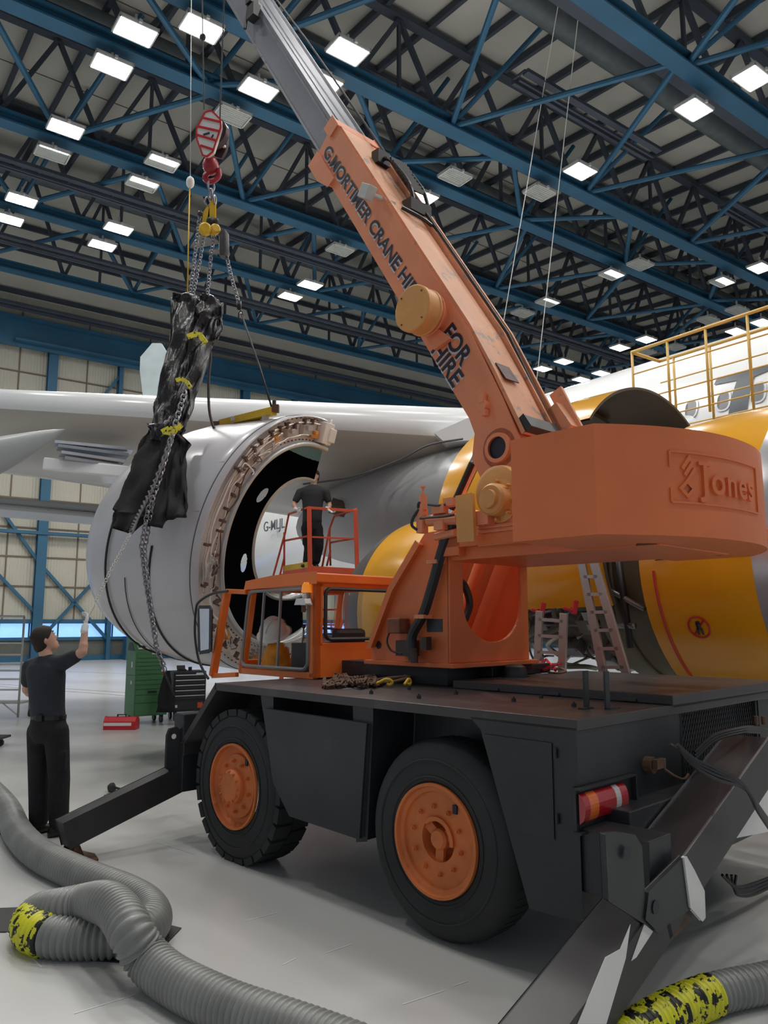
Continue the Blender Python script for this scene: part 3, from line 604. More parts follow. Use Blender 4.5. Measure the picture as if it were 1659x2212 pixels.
# embossed badge on the curved rear face
def wrap(mb,out=.0):
    nv=[]
    for x,y,z in mb.v:   # x along v, y height offset, z = relief
        sl=(cu_(x+.01)-cu_(x-.01))/.02; nrm=Vector((sl,-1,0)).normalized()
        p=Vector((x,cu_(x),z))+nrm*(y+out); nv.append(tuple(p))
    mb.v=nv; return mb
bd=MB(); 
def arcbar(x0,z0,x1,z1,wd=.012,dp=.010,n=12):
    for i in range(n):
        a=(x0+(x1-x0)*i/n,z0+(z1-z0)*i/n); b=(x0+(x1-x0)*(i+1)/n,z0+(z1-z0)*(i+1)/n)
        if abs(x1-x0)>.01: vs=[(a[0],0,a[1]-wd/2),(b[0],0,b[1]-wd/2),(b[0],0,b[1]+wd/2),(a[0],0,a[1]+wd/2)]
        else: vs=[(a[0]-wd/2,0,a[1]),(a[0]+wd/2,0,a[1]),(b[0]+wd/2,0,b[1]),(b[0]-wd/2,0,b[1])]
        vs2=[(q[0],dp,q[2]) for q in vs]; bd.add(vs+vs2,[(4,5,6,7),(0,1,5,4),(1,2,6,5),(2,3,7,6),(3,0,4,7)])
bx0,bx1,bz0,bz1=.66,1.50,2.47,2.76
arcbar(bx0,bz0,bx1,bz0); arcbar(bx0,bz1,bx1,bz1); arcbar(bx1,bz0,bx1,bz1,n=1); arcbar(bx0,bz1-.09,bx0,bz1,n=1); arcbar(bx0,bz0,bx0,bz0+.08,n=1)
tx=MB(); text(tx,'Jones',.235,(0,0,0),(1,0,0),(0,1,0),ext=.010,off=.003,sx=1.05,sp=1.12)
xs=[p[0] for p in tx.v]; k=(1.40-.84)/(max(xs)-min(xs)); tx.v=[(.84+(p[0]-min(xs))*k,p[2]+.008,2.535+p[1]*1.0) for p in tx.v]; tx.f=[tuple(reversed(f)) for f in tx.f]
b0=len(bd.v); bd.v+=tx.v; bd.f+=[tuple(b0+i for i in f) for f in tx.f]; bd.m+=[0]*len(tx.f)
for cx,cz in ((.76,2.70),(.775,2.665),(.79,2.63)): 
    vs=[(cx-.035,0,cz-.03),(cx-.02,0,cz-.045),(cx+.035,0,cz+.03),(cx+.02,0,cz+.045)]; vs2=[(q[0],.012,q[2]) for q in vs]; bd.add(vs+vs2,[(4,5,6,7),(0,1,5,4),(1,2,6,5),(2,3,7,6),(3,0,4,7)])
cx,cz=.76,2.55
for s_ in (1,):
    q=[(cx-.055,cz),(cx,cz-.055),(cx+.055,cz),(cx,cz+.055)]; q2=[(cx-.028,cz),(cx,cz-.028),(cx+.028,cz),(cx,cz+.028)]
    vs=[(a,.012,b) for a,b in q]+[(a,.012,b) for a,b in q2]+[(a,0,b) for a,b in q]; bd.add(vs,[(0,1,5,4),(1,2,6,5),(2,3,7,6),(3,0,4,7),(8,9,1,0),(9,10,2,1),(10,11,3,2),(11,8,0,3)])
tx2=MB()
for xa,xb,za,zb in ((.84,.93,2.692,2.712),):
    vs=[(xa,0,za),(xb,0,za),(xb,0,zb),(xa,0,zb)]; vs2=[(q[0],.018,q[2]) for q in vs]; bd.add(vs+vs2,[(4,5,6,7),(0,1,5,4),(1,2,6,5),(2,3,7,6),(3,0,4,7)])
wrap(bd); bd.build('raised_badge',ORANGE,cw)
# ---------------- boom ----------------
cE,sE=math.cos(math.radians(57.4)),math.sin(math.radians(57.4))
def BD(x,n,d): return Vector((x,-sE*n+cE*d,cE*n+sE*d))
def nd(px,py_,v=1.15): p=onv(px,py_,v); return (-sE*p.y+cE*p.z, cE*p.y+sE*p.z)
BX0,BX1=1.15,1.69
pol=[(.49,7.42),(.485,3.73),nd(1027,936),nd(1021,992),nd(1040,1031),(.16,2.9),(.35,2.5),(.6,2.6),(.72,3.0),nd(1121,950),(.80,3.65),(.875,4.35),(.885,7.50)]
b=MB(); b.prism([BD(BX0,*q) for q in pol],(BX1-BX0,0,0)); boom=cp(b,'main_boom',ORANGE2,bevel=.008)
b=MB()
b.prism([BD(BX0+.03,.88,7.4),BD(BX0+.03,.88,4.4),BD(BX0+.03,.84,3.9),BD(BX0+.03,.77,3.3),BD(BX0+.03,.80,3.3),BD(BX0+.03,.865,3.9),BD(BX0+.03,.90,4.4),BD(BX0+.03,.90,7.4)],(BX1-BX0-.16,0,0))
b.build('top_plate',WORN,boom,bevel=.003)
b=MB(); b.prism([BD(BX1-.10,.90,7.2),BD(BX1-.10,.78,3.3),BD(BX1-.10,.83,3.3),BD(BX1-.10,.94,4.4),BD(BX1-.10,.94,7.2)],(.02,0,0)); b.prism([BD(BX1-.02,.90,7.2),BD(BX1-.02,.78,3.3),BD(BX1-.02,.85,3.3),BD(BX1-.02,.96,4.4),BD(BX1-.02,.96,7.2)],(.025,0,0)); b.build('top_rail',WORN,boom)
b=MB(); b.tube([BD(BX1-.06,.80,3.3),BD(BX1-.06,.95,4.4),BD(BX1-.10,.97,7.5),BD(BX1-.16,.98,9.5),BD(1.5,.92,12.4)],.012,6); b.build('hoist_rope',DARK,boom)
b=MB(); b.box(-.0,.0,0,0,0,0) if False else None
for q in (((.40,7.42),(.40,7.15),(.47,6.95),(.56,6.95),(.56,7.42)),): b.prism([BD(BX0-.03,*r_) for r_ in q],(BX1-BX0+.06,0,0))
b.prism([BD(BX0-.02,.76,7.55),BD(BX0-.02,.76,7.40),BD(BX0-.02,.90,7.40),BD(BX0-.02,.90,7.55)],(BX1-BX0+.04,0,0))
b.build('boom_collar',ORANGE2,boom,bevel=.01)
ri=MB(); rc=BD(BX0,*nd(1078,968)); ri.lathe([(.085,.03),(.115,.03),(.118,-.01)],rc,(-1,0,0),28); ri.lathe([(.118,.0),(.155,.0),(.155,-.01)],rc,(-1,0,0),28); ri.build('pivot_ring',ORANGE2,boom,smooth=True,ang=30)
ri=MB(); ri.lathe([(.0001,.004),(.088,.004)],rc,(-1,0,0),28); ri.build('pivot_bore',LBLK,boom)
# rope drum / reel
dc=onv(889,665,.86)
r=MB(); r.lathe([(.0001,.0),(.185,.0),(.195,-.008),(.195,-.05),(.188,-.055),(.188,-.14),(.195,-.145),(.195,-.16),(.10,-.165),(.10,-.20)],dc,(-1,0,0),40); reel=r.build('cable_reel',OCHRE,boom,smooth=True,ang=30)
r=MB()
for k in range(4): a=PI/4+PI/2*k; r.tube([dc+Vector((0,.16*math.cos(a),.16*math.sin(a))),dc+Vector((-.006,.16*math.cos(a),.16*math.sin(a)))],.008,6)
r.build('reel_bolt',RUST,reel)
r=MB(); r.tube([dc+Vector((.19,0,0)),Vector((BX0+.02,dc.y,dc.z))],.13,20); 
for k in range(3): r.tube(r.ring(Vector((1.0+.03*k,dc.y,dc.z)),Vector((0,1,0)),Vector((0,0,1)),.16+.01*k,24)+[Vector((1.0+.03*k,dc.y+.16+.01*k,dc.z))],.008,5)
r.prism([Vector((1.1,dc.y-.05,dc.z-.12)),Vector((1.1,dc.y-.2,dc.z-.25)),Vector((1.1,dc.y-.02,dc.z-.3)),Vector((1.1,dc.y+.1,dc.z-.12))],(.04,0,0)); r.build('reel_bracket',ORANGE2,boom,smooth=True,ang=30)
# side hook lug and other fittings
lg=MB(); p=BD(BX0,*nd(1048,878)); lg.tube([p,p+Vector((-.05,0,0))],.045,12); lg.cb(p+Vector((-.03,.0,.06)),(.05,.04,.07)); lg.cb(p+Vector((-.03,-.02,-.06)),(.05,.04,.05)); lg.build('side_lug',ORANGE2,boom)
bl=MB(); q=[(.79,3.42),(.79,3.30),(.86,3.30),(.86,3.42)]; bl.prism([BD(BX0+.04,*r_) for r_ in q],(.42,0,0)); bl.build('black_stop_block',BLACK,boom,bevel=.004)
op=MB(); q0=.885
def topq(x0,x1,d0,d1,n_,th=.004): return [BD(x0,n_,d0),BD(x1,n_,d0),BD(x1,n_,d1),BD(x0,n_,d1)]
op.prism(topq(BX0+.09,BX0+.26,3.80,3.98,.873),-(BD(0,0,0)-BD(0,.008,0))); op.build('top_opening',mat('greasy_brown',(.10,.05,.04),.6,var=.5,scale=20),boom)
op=MB(); op.prism(topq(BX1-.02,BX1+.14,3.35,3.6,.84),(BD(0,.1,0))); op.bar(BD(BX1+.1,.9,3.3),BD(BX1+.1,.95,3.75),.03,.12); op.build('sheave_bracket',WORN,boom)
cm=MB(); p=BD(BX0-.10,.82,6.28); cm.cb(p,(.10,.13,.13),Matrix.Rotation(math.radians(32.6),3,'X')); cm.bar(p,BD(BX0+.1,.9,6.1),.03); cm.build('grey_sensor_box',LAMPF,boom,bevel=.006)
ct=MB()
for s_ in (0,1): ct.tube(spline([BD(BX1-.22+s_*.2,.95,6.95),BD(BX1-.22+s_*.2,1.02,6.8),BD(BX1-.22+s_*.2,1.04,6.4),BD(BX1-.22+s_*.2,.97,6.15)],5),.02,6)
for k in range(9): ct.bar(BD(BX1-.24,1.035,6.32+.06*k),BD(BX1+.0,1.035,6.36+.06*k),.02,.045)
ct.cb(BD(BX1-.15,.93,6.15),(.28,.12,.12)); ct.cb(BD(BX1-.22,.94,6.95),(.16,.10,.14)); ct.tube(spline([BD(BX1-.4,.92,6.05),BD(BX1-.2,.95,5.95),BD(BX1+.02,.93,5.92),BD(BX1+.02,.93,6.2)],5),.018,6)
ct.build('cable_tray',HOSE,boom)
# inner boom
b=MB(); IX0,IX1=1.19,1.65
b.prism([BD(IX0,.545,7.3),BD(IX0,.545,12.9),BD(IX0,.85,12.9),BD(IX0,.85,7.3)],(IX1-IX0,0,0)); inb=cp(b,'inner_boom',INNER,bevel=.01)
b=MB(); b.prism([BD(IX0-.008,.80,7.5),BD(IX0-.008,.80,12.9),BD(IX0-.008,.815,12.9),BD(IX0-.008,.815,7.5)],(.01,0,0)); b.prism([BD(IX0+.12,.85,7.45),BD(IX0+.12,.85,12.9),BD(IX0+.12,.862,12.9),BD(IX0+.12,.862,7.45)],(.015,0,0)); b.prism([BD(IX1-.02,.85,7.45),BD(IX1-.02,.85,12.9),BD(IX1-.02,.875,12.9),BD(IX1-.02,.875,7.45)],(.02,0,0)); b.prism([BD(IX0-.006,.545,7.4),BD(IX0-.006,.545,12.9),BD(IX0-.006,.565,12.9),BD(IX0-.006,.565,7.4)],(.012,0,0)); b.build('worn_edge',STEEL,inb)
b=MB(); b.cb(BD(IX0-.05,.78,10.1),(.10,.14,.16)); b.cb(BD(IX0-.03,.86,10.35),(.12,.10,.2)); b.tube([BD(IX0-.04,.88,10.45),BD(IX0-.1,.6,10.0)],.02,6); b.build('cable_roller',HOSE,inb)
# boom lettering (black letters over a grey drop shadow)
sb=MB(); lb=MB()
ld=-Vector((0,cE,sE)); ln=Vector((0,-sE,cE))
def btext(s,size,n_,d_,target,xs=1):
    tmp=MB(); text(tmp,s,size,(0,0,0),(1,0,0),(0,1,0),ext=.0015,off=size*.022)
    w_=max(p[0] for p in tmp.v); k=target/w_
    for mbx,dx,dn,dxx in ((sb,.012,-.014,-.0035),(lb,0,0,-.006)):
        b0=len(mbx.v); mbx.v+=[tuple(Vector((BX0+dxx-p[2]*.5,0,0))+BD(0,n_+dn+p[1],d_-dx)+ld*(p[0]*k)) for p in tmp.v]; mbx.f+=[tuple(b0+i for i in f) for f in tmp.f]; mbx.m+=[0]*len(tmp.f)
def pr(px,py_): return nd(px,py_)
g0=pr(702,312); e0=pr(897,612)
btext('G.MORTIMER CRANE HIRE',.168,.593,7.36,2.40)
sb.build('letter_shadow',LGRY,boom); lb.build('lettering',LBLK,boom); sb=MB(); lb=MB()
f0=pr(975,700); f1=pr(1012,795); h0=pr(942,745); h1=pr(985,845)
btext('FOR',.205,.655,4.53,.40); btext('HIRE',.200,.495,4.50,.45)
sb.build('letter_shadow',LGRY,boom); lb.build('lettering',LBLK,boom)
# ---------------- cab ----------------
cv,cvr=.81,1.98
cabr=bpy.data.objects.new('operator_cab',None); COL.objects.link(cabr); cabr.parent=CR; cabr.location=(0,0,0)
def kp(mb,name,m,smooth=False,bevel=0): return mb.build(name,m,cabr,smooth=smooth,bevel=bevel)
k=MB()
# corner posts and sills (left face u 3.11..4.24, rear face)
k.box(cv,cv+.07,3.08,3.16,1.33,2.15); k.box(cv,cvr,3.08,3.12,1.33,1.63); k.box(cv,cv+.09,3.08,3.12,1.6,2.15); k.box(1.79,cvr,3.08,3.12,1.6,2.15); k.box(cv,cvr,3.08,3.12,2.11,2.2)
k.bar((cv+.03,4.22,1.33),(cv+.03,4.07,2.15),.06,.06); k.bar((cvr-.03,4.22,1.33),(cvr-.03,4.07,2.15),.06,.06)
k.box(cv,cv+.05,3.1,4.24,1.32,1.375); k.box(cvr-.05,cvr,3.1,4.24,1.32,1.6); k.box(cv,cvr,4.18,4.24,1.32,1.45); k.box(cv,cvr,4.04,4.1,2.1,2.17); k.box(cvr-.06,cvr,3.08,3.16,1.33,2.15)
kp(k,'cab_frame',CABO,bevel=.006)
k=MB(); k.prism([(cv-.02,3.05,2.15),(cv-.02,4.14,2.13),(cv-.02,4.12,2.19),(cv-.02,3.7,2.225),(cv-.02,3.05,2.235)],(cvr-cv+.04,0,0)); kp(k,'cab_roof',CABO,bevel=.012)
k=MB(); k.box(cv+.05,cvr-.05,3.12,4.18,1.32,1.34); kp(k,'cab_floor',DARK)
def wframe(mb,pts,wd,depth,nrm):
    P=[Vector(p) for p in pts]
    mb.tube(spline(P+[P[0]],1) ,wd,6)
def rrect(a0,a1,b0,b1,r,f3,n=4,sl=0):
    out=[]
    for cx,cy,s in ((a1-r,b0+r,-PI/2),(a1-r,b1-r,0),(a0+r,b1-r,PI/2),(a0+r,b0+r,PI)):
        for i in range(n+1): a=s+PI/2*i/n; out.append(f3(cx+r*math.cos(a),cy+r*math.sin(a)))
    return out
lw=rrect(3.17,4.19,1.40,2.10,.07,lambda a,b:(cv-.005,a-(b-1.4)*.15*(1 if a>3.6 else 0),b)); rw=rrect(.92,1.78,1.66,2.10,.06,lambda a,b:(a,3.075,b))
k=MB(); k.tube([Vector(p) for p in lw+lw[:1]],.017,6); k.bar((cv,3.62,1.4),(cv,3.58,2.1),.02); k.bar((cv,3.9,1.4),(cv,3.84,2.1),.02); kp(k,'side_window_frame',mat('window_rubber_grey',(.24,.23,.23),.5))
k=MB(); k.tube([Vector(p) for p in rw+rw[:1]],.018,6); kp(k,'rear_window_frame',DARK)
k=MB(); k.add(lw,[tuple(range(len(lw)))]); kp(k,'side_glass',GLASS)
k=MB(); k.add(rw,[tuple(range(len(rw)))]); kp(k,'rear_glass',GLASS)
k=MB(); k.box(cv+.35,cv+.72,3.25,3.62,1.34,1.62); k.box(cv+.35,cv+.72,3.2,3.3,1.6,1.75); kp(k,'seat',DARK,bevel=.04)
k=MB(); k.tube(k.ring(Vector((1.35,3.45,1.70)),Vector((1,0,0)),Vector((0,.9,.3)),.17,24)+[Vector((1.52,3.45,1.70))],.012,6); k.tube([(1.35,3.45,1.7),(1.35,3.7,1.34)],.02,8); k.bar((1.2,3.45,1.70),(1.5,3.45,1.70),.015); kp(k,'steering_wheel',mat('steering_grey',(.25,.25,.26),.4))
k=MB(); k.box(.95,1.1,3.25,3.6,1.34,1.62); 
for i in range(3): k.tube([(1.0,3.3+.1*i,1.62),(1.0,3.28+.1*i,1.76)],.008,6); k.sph((1.0,3.28+.1*i,1.77),.02,8,6)
kp(k,'control_levers',DARK)
# open door / guard frame ahead of the side window
k=MB(); 
pa,pb,pc,pd=[onv(*q,.80) for q in ((460,1460),(491,1277),(533,1279),(512,1457))]
k.bar(pa,pb,.075,.05); k.bar(pb,pc,.045); k.bar(pa,pd,.045); kp(k,'front_frame',CABO,bevel=.006)
k=MB(); pts=[onv(*q,.72) for q in ((492,1277),(460,1282),(430,1300),(423,1320),(421,1370),(428,1420),(440,1450),(450,1466))]; k.tube(spline(pts,4),.013,8); k.tube([onv(455,1405,.72),onv(432,1412,.72)],.01,6); ma=kp(k,'mirror_arm',DARK,smooth=True)
k=MB(); q=[onv(*q,.70) for q in ((427,1318),(430,1309),(452,1309),(456,1318),(455,1404),(448,1410),(434,1412),(428,1405))]; k.prism(q,(.03,.02,0)); mh=k.build('mirror_housing',DARK,ma,bevel=.006)
k=MB(); q=[onv(*q,.697) for q in ((431,1315),(452,1315),(451,1402),(433,1406))]; k.prism(q,(.002,0,0)); k.build('mirror_glass',mat('mirror_glass',(.75,.75,.76),.03,1.0),ma)
k=MB(); bp=onv(664,1268,.80); k.lathe([(.0001,.075),(.03,.07),(.048,.045),(.052,0)],bp-Vector((0,0,.03)),(0,0,1),20); k.tube([bp-Vector((0,0,.05)),bp-Vector((0,0,.03))],.055,16); kp(k,'amber_beacon',mat('amber_lens',(.9,.28,.02),.12,coat=.8,emit=.15),smooth=True)
k=MB(); lp=onv(662,1300,.76); k.prism([lp+Vector((0,.07,-.02)),lp+Vector((0,-.07,-.02)),lp+Vector((0,-.05,.02)),lp+Vector((0,.05,.02))],(-.07,0,0)); kp(k,'white_lamp',WHT,bevel=.008)
k=MB(); k.tube([lp+Vector((-.03,0,-.03)),lp+Vector((-.03,0,-.09))],.02,8); kp(k,'lamp_bracket',RUST)
k=MB(); k.box(1.3,1.5,2.9,3.08,1.33,1.37); 
# hard hats and jacket lying in the cab
def hat(loc,label,mm,tilt):
    h=MB(); R=Matrix.Rotation(tilt,4,'Y')@Matrix.Rotation(.3,4,'X'); h.X=R
    h.lathe([(.0001,.15),(.05,.145),(.10,.11),(.13,.05),(.135,0),(.165,-.01),(.165,-.016),(.13,-.008)],(0,0,0),(0,0,1),28); 
    for a in (-.3,0,.3): h.tube([(math.cos(t_)*.137,a*.12,math.sin(t_)*.155) for t_ in [PI*.15+PI*.7*i/10 for i in range(11)]],.006,5)
    o=h.build('hard_hat',mm,None,smooth=True,top=False,ang=40); o.location=loc; o.rotation_euler=(0,0,ROT_C); return tag(o,label,'hard hat')
hat(wC(1.02,3.98,1.71),'white hard hat lying inside the crane cab behind the side window',WHT,-.5)
j=MB(); HV=mat('hivis_orange',(.85,.33,.03),.7,var=.15,scale=10,bump=.2)
rings=[]
for i in range(7):
    z=.0+.045*i; rr=.17*(1-.10*i)*(1+.08*math.sin(i*2.1)); rings.append([Vector((rr*1.1*math.cos(a)*(1+.1*math.sin(3*a+i)),rr*math.sin(a)*(1+.1*math.cos(4*a-i)),z)) for a in [2*PI*q/18 for q in range(18)]])
j.loft(rings); jo=j.build('work_jacket',HV,None,smooth='all',top=False); jo.location=wC(1.02,3.93,1.345); jo.rotation_euler=(0,0,ROT_C); tag(jo,'orange high visibility jacket heaped in the crane cab under the hard hat','jacket')
# ================= removed engine cowl hanging on the crane =================
az=math.radians(-60); tl_=math.radians(15.5)
nC=Vector((math.sin(az)*math.cos(tl_),math.cos(az)*math.cos(tl_),math.sin(tl_))); sC=Vector((math.cos(az),-math.sin(az),0)); tC=sC.cross(nC)
CC=Vector((-1.17,10,2.80))
CW=bpy.data.objects.new('engine_cowl',None); COL.objects.link(CW); MW=Matrix((sC,nC,tC)).transposed().to_4x4(); MW.translation=CC; CW.matrix_world=MW; CW.matrix_basis=MW
tag(CW,'pearl grey jet engine cowl with exposed piping, slung from the crane hook','engine cowl')
MWi=MW.inverted()
D=math.radians
def rev(mb,prof,a0,a1,n=72,skip=None):
    """prof rows: radius, offset, centre x, centre z ; angles in degrees from +x towards +z"""
    vs=[];fs=[]
    for R,o_,cx,cz in prof:
        for i in range(n+1):
            a=D(a0+(a1-a0)*i/n); vs.append(Vector((cx+R*math.cos(a),o_,cz+R*math.sin(a))))
    k=n+1
    for i in range(len(prof)-1):
        for j in range(n):
            f_=(i*k+j,(i+1)*k+j,(i+1)*k+j+1,i*k+j+1)
            if skip and skip(sum((vs[q] for q in f_),Vector())/4): continue
            fs.append(f_)
    return mb.add(vs,fs)
A0,A1_=86,302
def dz(o_): return -.20*o_
b=MB(); rev(b,[(R,o_,0,dz(o_)) for R,o_ in ((1.66,-.01),(1.68,.0),(1.68,.3),(1.67,.7),(1.66,1.1),(1.60,1.5),(1.50,1.9),(1.39,2.15),(1.30,2.28),(1.24,2.30),(1.16,2.22),(1.12,1.9),(1.14,1.2),(1.16,.7))],A0,A1_,96)
body=b.build('outer_skin',COWLW,CW,smooth='all')
b=MB(); rev(b,[(1.66,-.01,0,0),(1.655,.05,0,0),(1.50,.06,0,0),(1.36,.05,0,0),(1.335,-.01,0,0)],A0,A1_,96); b.build('bulkhead',COWLB,CW,smooth=True)
b=MB(); rev(b,[(1.345,0,0,0),(1.34,-.05,0,0),(1.31,-.06,0,0),(1.285,-.03,0,0),(1.285,.03,0,0)],A0-4,A1_,96); b.build('inner_lip',LIPM,CW,smooth='all')
def surf(px,py_):   # where a pixel meets the black liner cone (approx plane between rims)
    r=ray(px,py_); o_=MWi@C0; d=MWi.to_3x3()@r; t=(.17-o_.y)/d.y; return o_+d*t
h1,h2=surf(572,1071),surf(533,1218)
lin=[]
for i in range(71):
    t=i/70; lin.append((1.285+(.83-1.285)*t,.03+.27*t,.40*t,.05*t))
def hole(c): 
    for h,ra,rb,th in ((h1,.135,.075,.6),(h2,.085,.115,0)):
        x=c.x-h.x; z=c.z-h.z; u_=x*math.cos(th)+z*math.sin(th); w_=-x*math.sin(th)+z*math.cos(th)
        if (u_/ra)**2+(w_/rb)**2<1: return True
    return False
zt=(MWi@onY(610,992,10)).z
def upper(c): return (MW@c).z>3.93
b=MB(); b.use(LINER); rev(b,lin,A0-4,A1_,720,skip=lambda c:hole(c) or upper(c)); b.build('black_liner',LINER,CW,smooth='all')
b=MB(); rev(b,lin,A0-4,A1_,300,skip=lambda c: not upper(c)); b.build('blue_liner_panel',LINERB,CW,smooth='all')
b=MB(); rev(b,[(.86,.29,.40,.05),(.83,.27,.40,.05),(.815,.29,.40,.05),(.815,.36,.40,.05)],A0-4,A1_,96); b.build('inner_rim',LIPM,CW,smooth='all')
def cpt(R,a,o_=-.03): return Vector((R*math.cos(D(a)),o_,R*math.sin(D(a))))
# pipe runs and clamps on the bulkhead
random.seed(3)
for R,a0,a1,r,m in ((1.60,118,205,.014,PIPE),(1.585,92,150,.012,PIPE),(1.56,120,160,.012,PIPE),(1.54,130,165,.012,PIPE),(1.47,150,196,.010,WHC),(1.43,100,190,.012,PIPE),(1.50,205,235,.010,WHC),(1.40,140,230,.008,RUST),(1.45,240,285,.012,PIPE),(1.52,120,140,.018,PIPE),(1.57,150,200,.012,WHC)):
    b=MB(); n=max(6,int((a1-a0)/4)); pts=[]
    for i in range(n+1): 
        a=a0+(a1-a0)*i/n; pts.append(cpt(R+random.uniform(-.012,.012)+(.04*math.sin(i*.9) if r<.0115 else 0),a,-.02-random.random()*.015))
    b.tube(spline(pts,3),r,6); b.build('pipe',m,CW,smooth='all')
for k in range(34):
    a=100+k*5.6+random.uniform(-1,1); R=random.choice((1.60,1.59,1.56,1.44)); b=MB(); c=cpt(R,a,-.03); rd=Vector((math.cos(D(a)),0,math.sin(D(a))))
    b.bar(c-rd*.035,c+rd*.04,.03,.05,up=(0,1,0)); b.tube([c+rd*.045+Vector((0,-.02,0)),c+rd*.045+Vector((0,-.06,0))],.012,6); b.build('pipe_clamp',PIPER,CW)
for k in range(16):     # looping harness wires
    a=random.choice([125+random.random()*30]*2+[190+random.random()*10,228+random.random()*14,262+random.random()*10]); c=cpt(1.49,a); pts=[c]
    for q in range(4): pts.append(cpt(1.49+random.uniform(-.10,.10),a+random.uniform(-5,5),-.05-random.random()*.05))
    b=MB(); b.tube(spline(pts,5),.009 if k%3 else .006,5); b.build('harness_wire',random.choice([WHC,PIPE,PIPER]),CW,smooth='all')
for a,R,s_ in ((112,1.49,.13),(124,1.50,.10),(136,1.44,.11),(146,1.5,.08),(197,1.49,.12),(233,1.47,.09),(262,1.5,.1),(100,1.5,.14),(94,1.45,.1)):
    b=MB(); rr=Matrix.Rotation(-D(a),3,'Y'); b.cb(cpt(R,a,.02),(s_,.07,s_*1.5),rr); b.cb(cpt(R+.02,a+1,-.03),(s_*.4,.05,s_*.6),rr); b.build('valve_unit',random.choice([PIPER,PIPE,COWLB,OCHRE]),CW,bevel=.006)
for a in range(96,300,4):
    pass
b=MB()
for a in range(92,300,3):
    for R in (1.635,1.365): b.tube([cpt(R,a,.055),cpt(R,a,.035)],.008,5)
b.build('rivet_row',PIPER,CW)
b=MB(); b.box(-.02,.18,-.08,.05,1.36,1.64); b.prism([cpt(1.36,A0,-.05),cpt(1.70,A0,-.02),cpt(1.70,A0,.3),cpt(1.30,A0,.3)],(.06,0,0)); b.cb(cpt(1.5,A0-2,0),(.14,.2,.18)); b.build('hinge_fitting',COWLB,CW,bevel=.01)
for o_,r_ in ((.10,.004),):
    b=MB(); pts=[Vector(((1.682)*math.cos(D(a)),o_,dz(o_)+1.682*math.sin(D(a)))) for a in range(A0+2,A1_,3)]; b.tube(pts,.007,5); b.build('panel_seam',MARK,CW)
def op_(a,o_,e=.006): 
    R=1.68-.02*o_ if o_<1.1 else 1.66-.13*(o_-1.1)
    return Vector(((R+e)*math.cos(D(a)),o_,dz(o_)+(R+e)*math.sin(D(a))))
for pts in ([(172,.13),(172,.62),(176,.62),(176,.75),(215,.8)],[(150,.13),(150,.30),(152,.62)],[(215,.1),(240,.12)]):
    P=[]
    for (a,o1),(a2,o2) in zip(pts,pts[1:]):
        for i in range(8): P.append(op_(a+(a2-a)*i/8,o1+(o2-o1)*i/8,.001))
    b=MB(); b.tube(P,.004,4); b.build('panel_seam',MARK,CW)
for a,o_ in ((134,.35),(180,.3),(183,.30),(186,.3),(152,.2),(206,.2),(209,.2)):
    b=MB()
    for r_ in range(3):
        P=[op_(a+r_*1.0,o_+.02*i,.002) for i in range(6)]; b.tube(P,.0025,3)
    b.build('stencil_text',MARK,CW)
for o_,a0,a1,nm in ((1.50,168,296,0),(.72,186,296,1)):   # slings under the cowl are separate things
    P=[MW@op_(a0+(a1-a0)*i/40,o_+.06*math.sin(i/40*PI),.012) for i in range(41)]
    b=MB(); b.tube(P,.014,6); o=b.build('lifting_strap',HOSE,None,smooth='all'); tag(o,('thin black strap round the far end of the grey cowl','thin black strap round the middle of the grey cowl')[nm],'strap')
b=MB(); P=[MW@op_(200+(90)*i/30,1.15+.05*math.sin(i/30*PI),.012) for i in range(31)]; b.tube(P,.006,5); tag(b.build('tag_line',DARK,None,smooth='all'),'very thin dark line curving under the grey cowl','line')
# yellow fixture on the top of the cowl
b=MB(); ya,yb=onY(478,916,9.75),onY(592,888,9.25); b.use(YEL); b.bar(ya,yb,.10,.09); b.use(RUST); b.cb(yb+Vector((.02,0,.03)),(.08,.08,.09)); b.cb(ya+Vector((-.06,0,-.0)),(.12,.10,.05)); b.use(DARK); b.tube([yb+Vector((0,0,.0)),yb+Vector((0,0,.13))],.025,8)
b.use(LAMPF); b.cb(ya.lerp(yb,.28)+Vector((-.0,-.055,.01)),(.10,.01,.06)); b.cb(ya.lerp(yb,.28)+Vector((0,.0,-.09)),(.08,.08,.12)); b.cb(ya.lerp(yb,.85)+Vector((0,.0,-.07)),(.08,.08,.10)); tag(b.build('lifting_bar',YEL,None),'short yellow lifting bar bolted on top of the hanging cowl','lifting bar')
# ================= hook block and rigging =================
YH=10.05
def P_(px,py_,Y=YH): return onY(px,py_,Y)
HB=thing('hook_block','red and white striped crane hook block hanging from two ropes','hook block',P_(458,392))
Hi=-P_(458,392)
def hp(mb,name,m,**k):
    mb.v=[tuple(Vector(v)+Hi) for v in mb.v]; return mb.build(name,m,HB,**k)
b=MB(); pol=[(452,240),(458,240),(476,258),(477,275),(460,328),(447,338),(438,336),(425,300),(424,280),(443,243)]
b.prism([P_(*q,YH-.14) for q in pol],(.02,.05,0)); hp(b,'striped_cheek_plate',WHT)
b=MB()
for (x0,y0),(x1,y1) in (((437,254),(475,263)),((428,273),(473,283)),((425,291),(468,304)),((433,314),(463,324))): b.bar(P_(x0,y0,YH-.15),P_(x1,y1,YH-.15),.012,.028)
for i in range(len(pol)): b.bar(P_(*pol[i],YH-.14),P_(*pol[(i+1)%len(pol)],YH-.14),.02)
hp(b,'red_stripes',RED)
b=MB(); b.cb(P_(446,289,YH-.155),(.09,.01,.025),Matrix.Rotation(-.3,3,'Y')); b.cb(P_(459,294,YH-.155),(.02,.01,.05),Matrix.Rotation(.4,3,'Y')); hp(b,'black_scuff',LBLK)
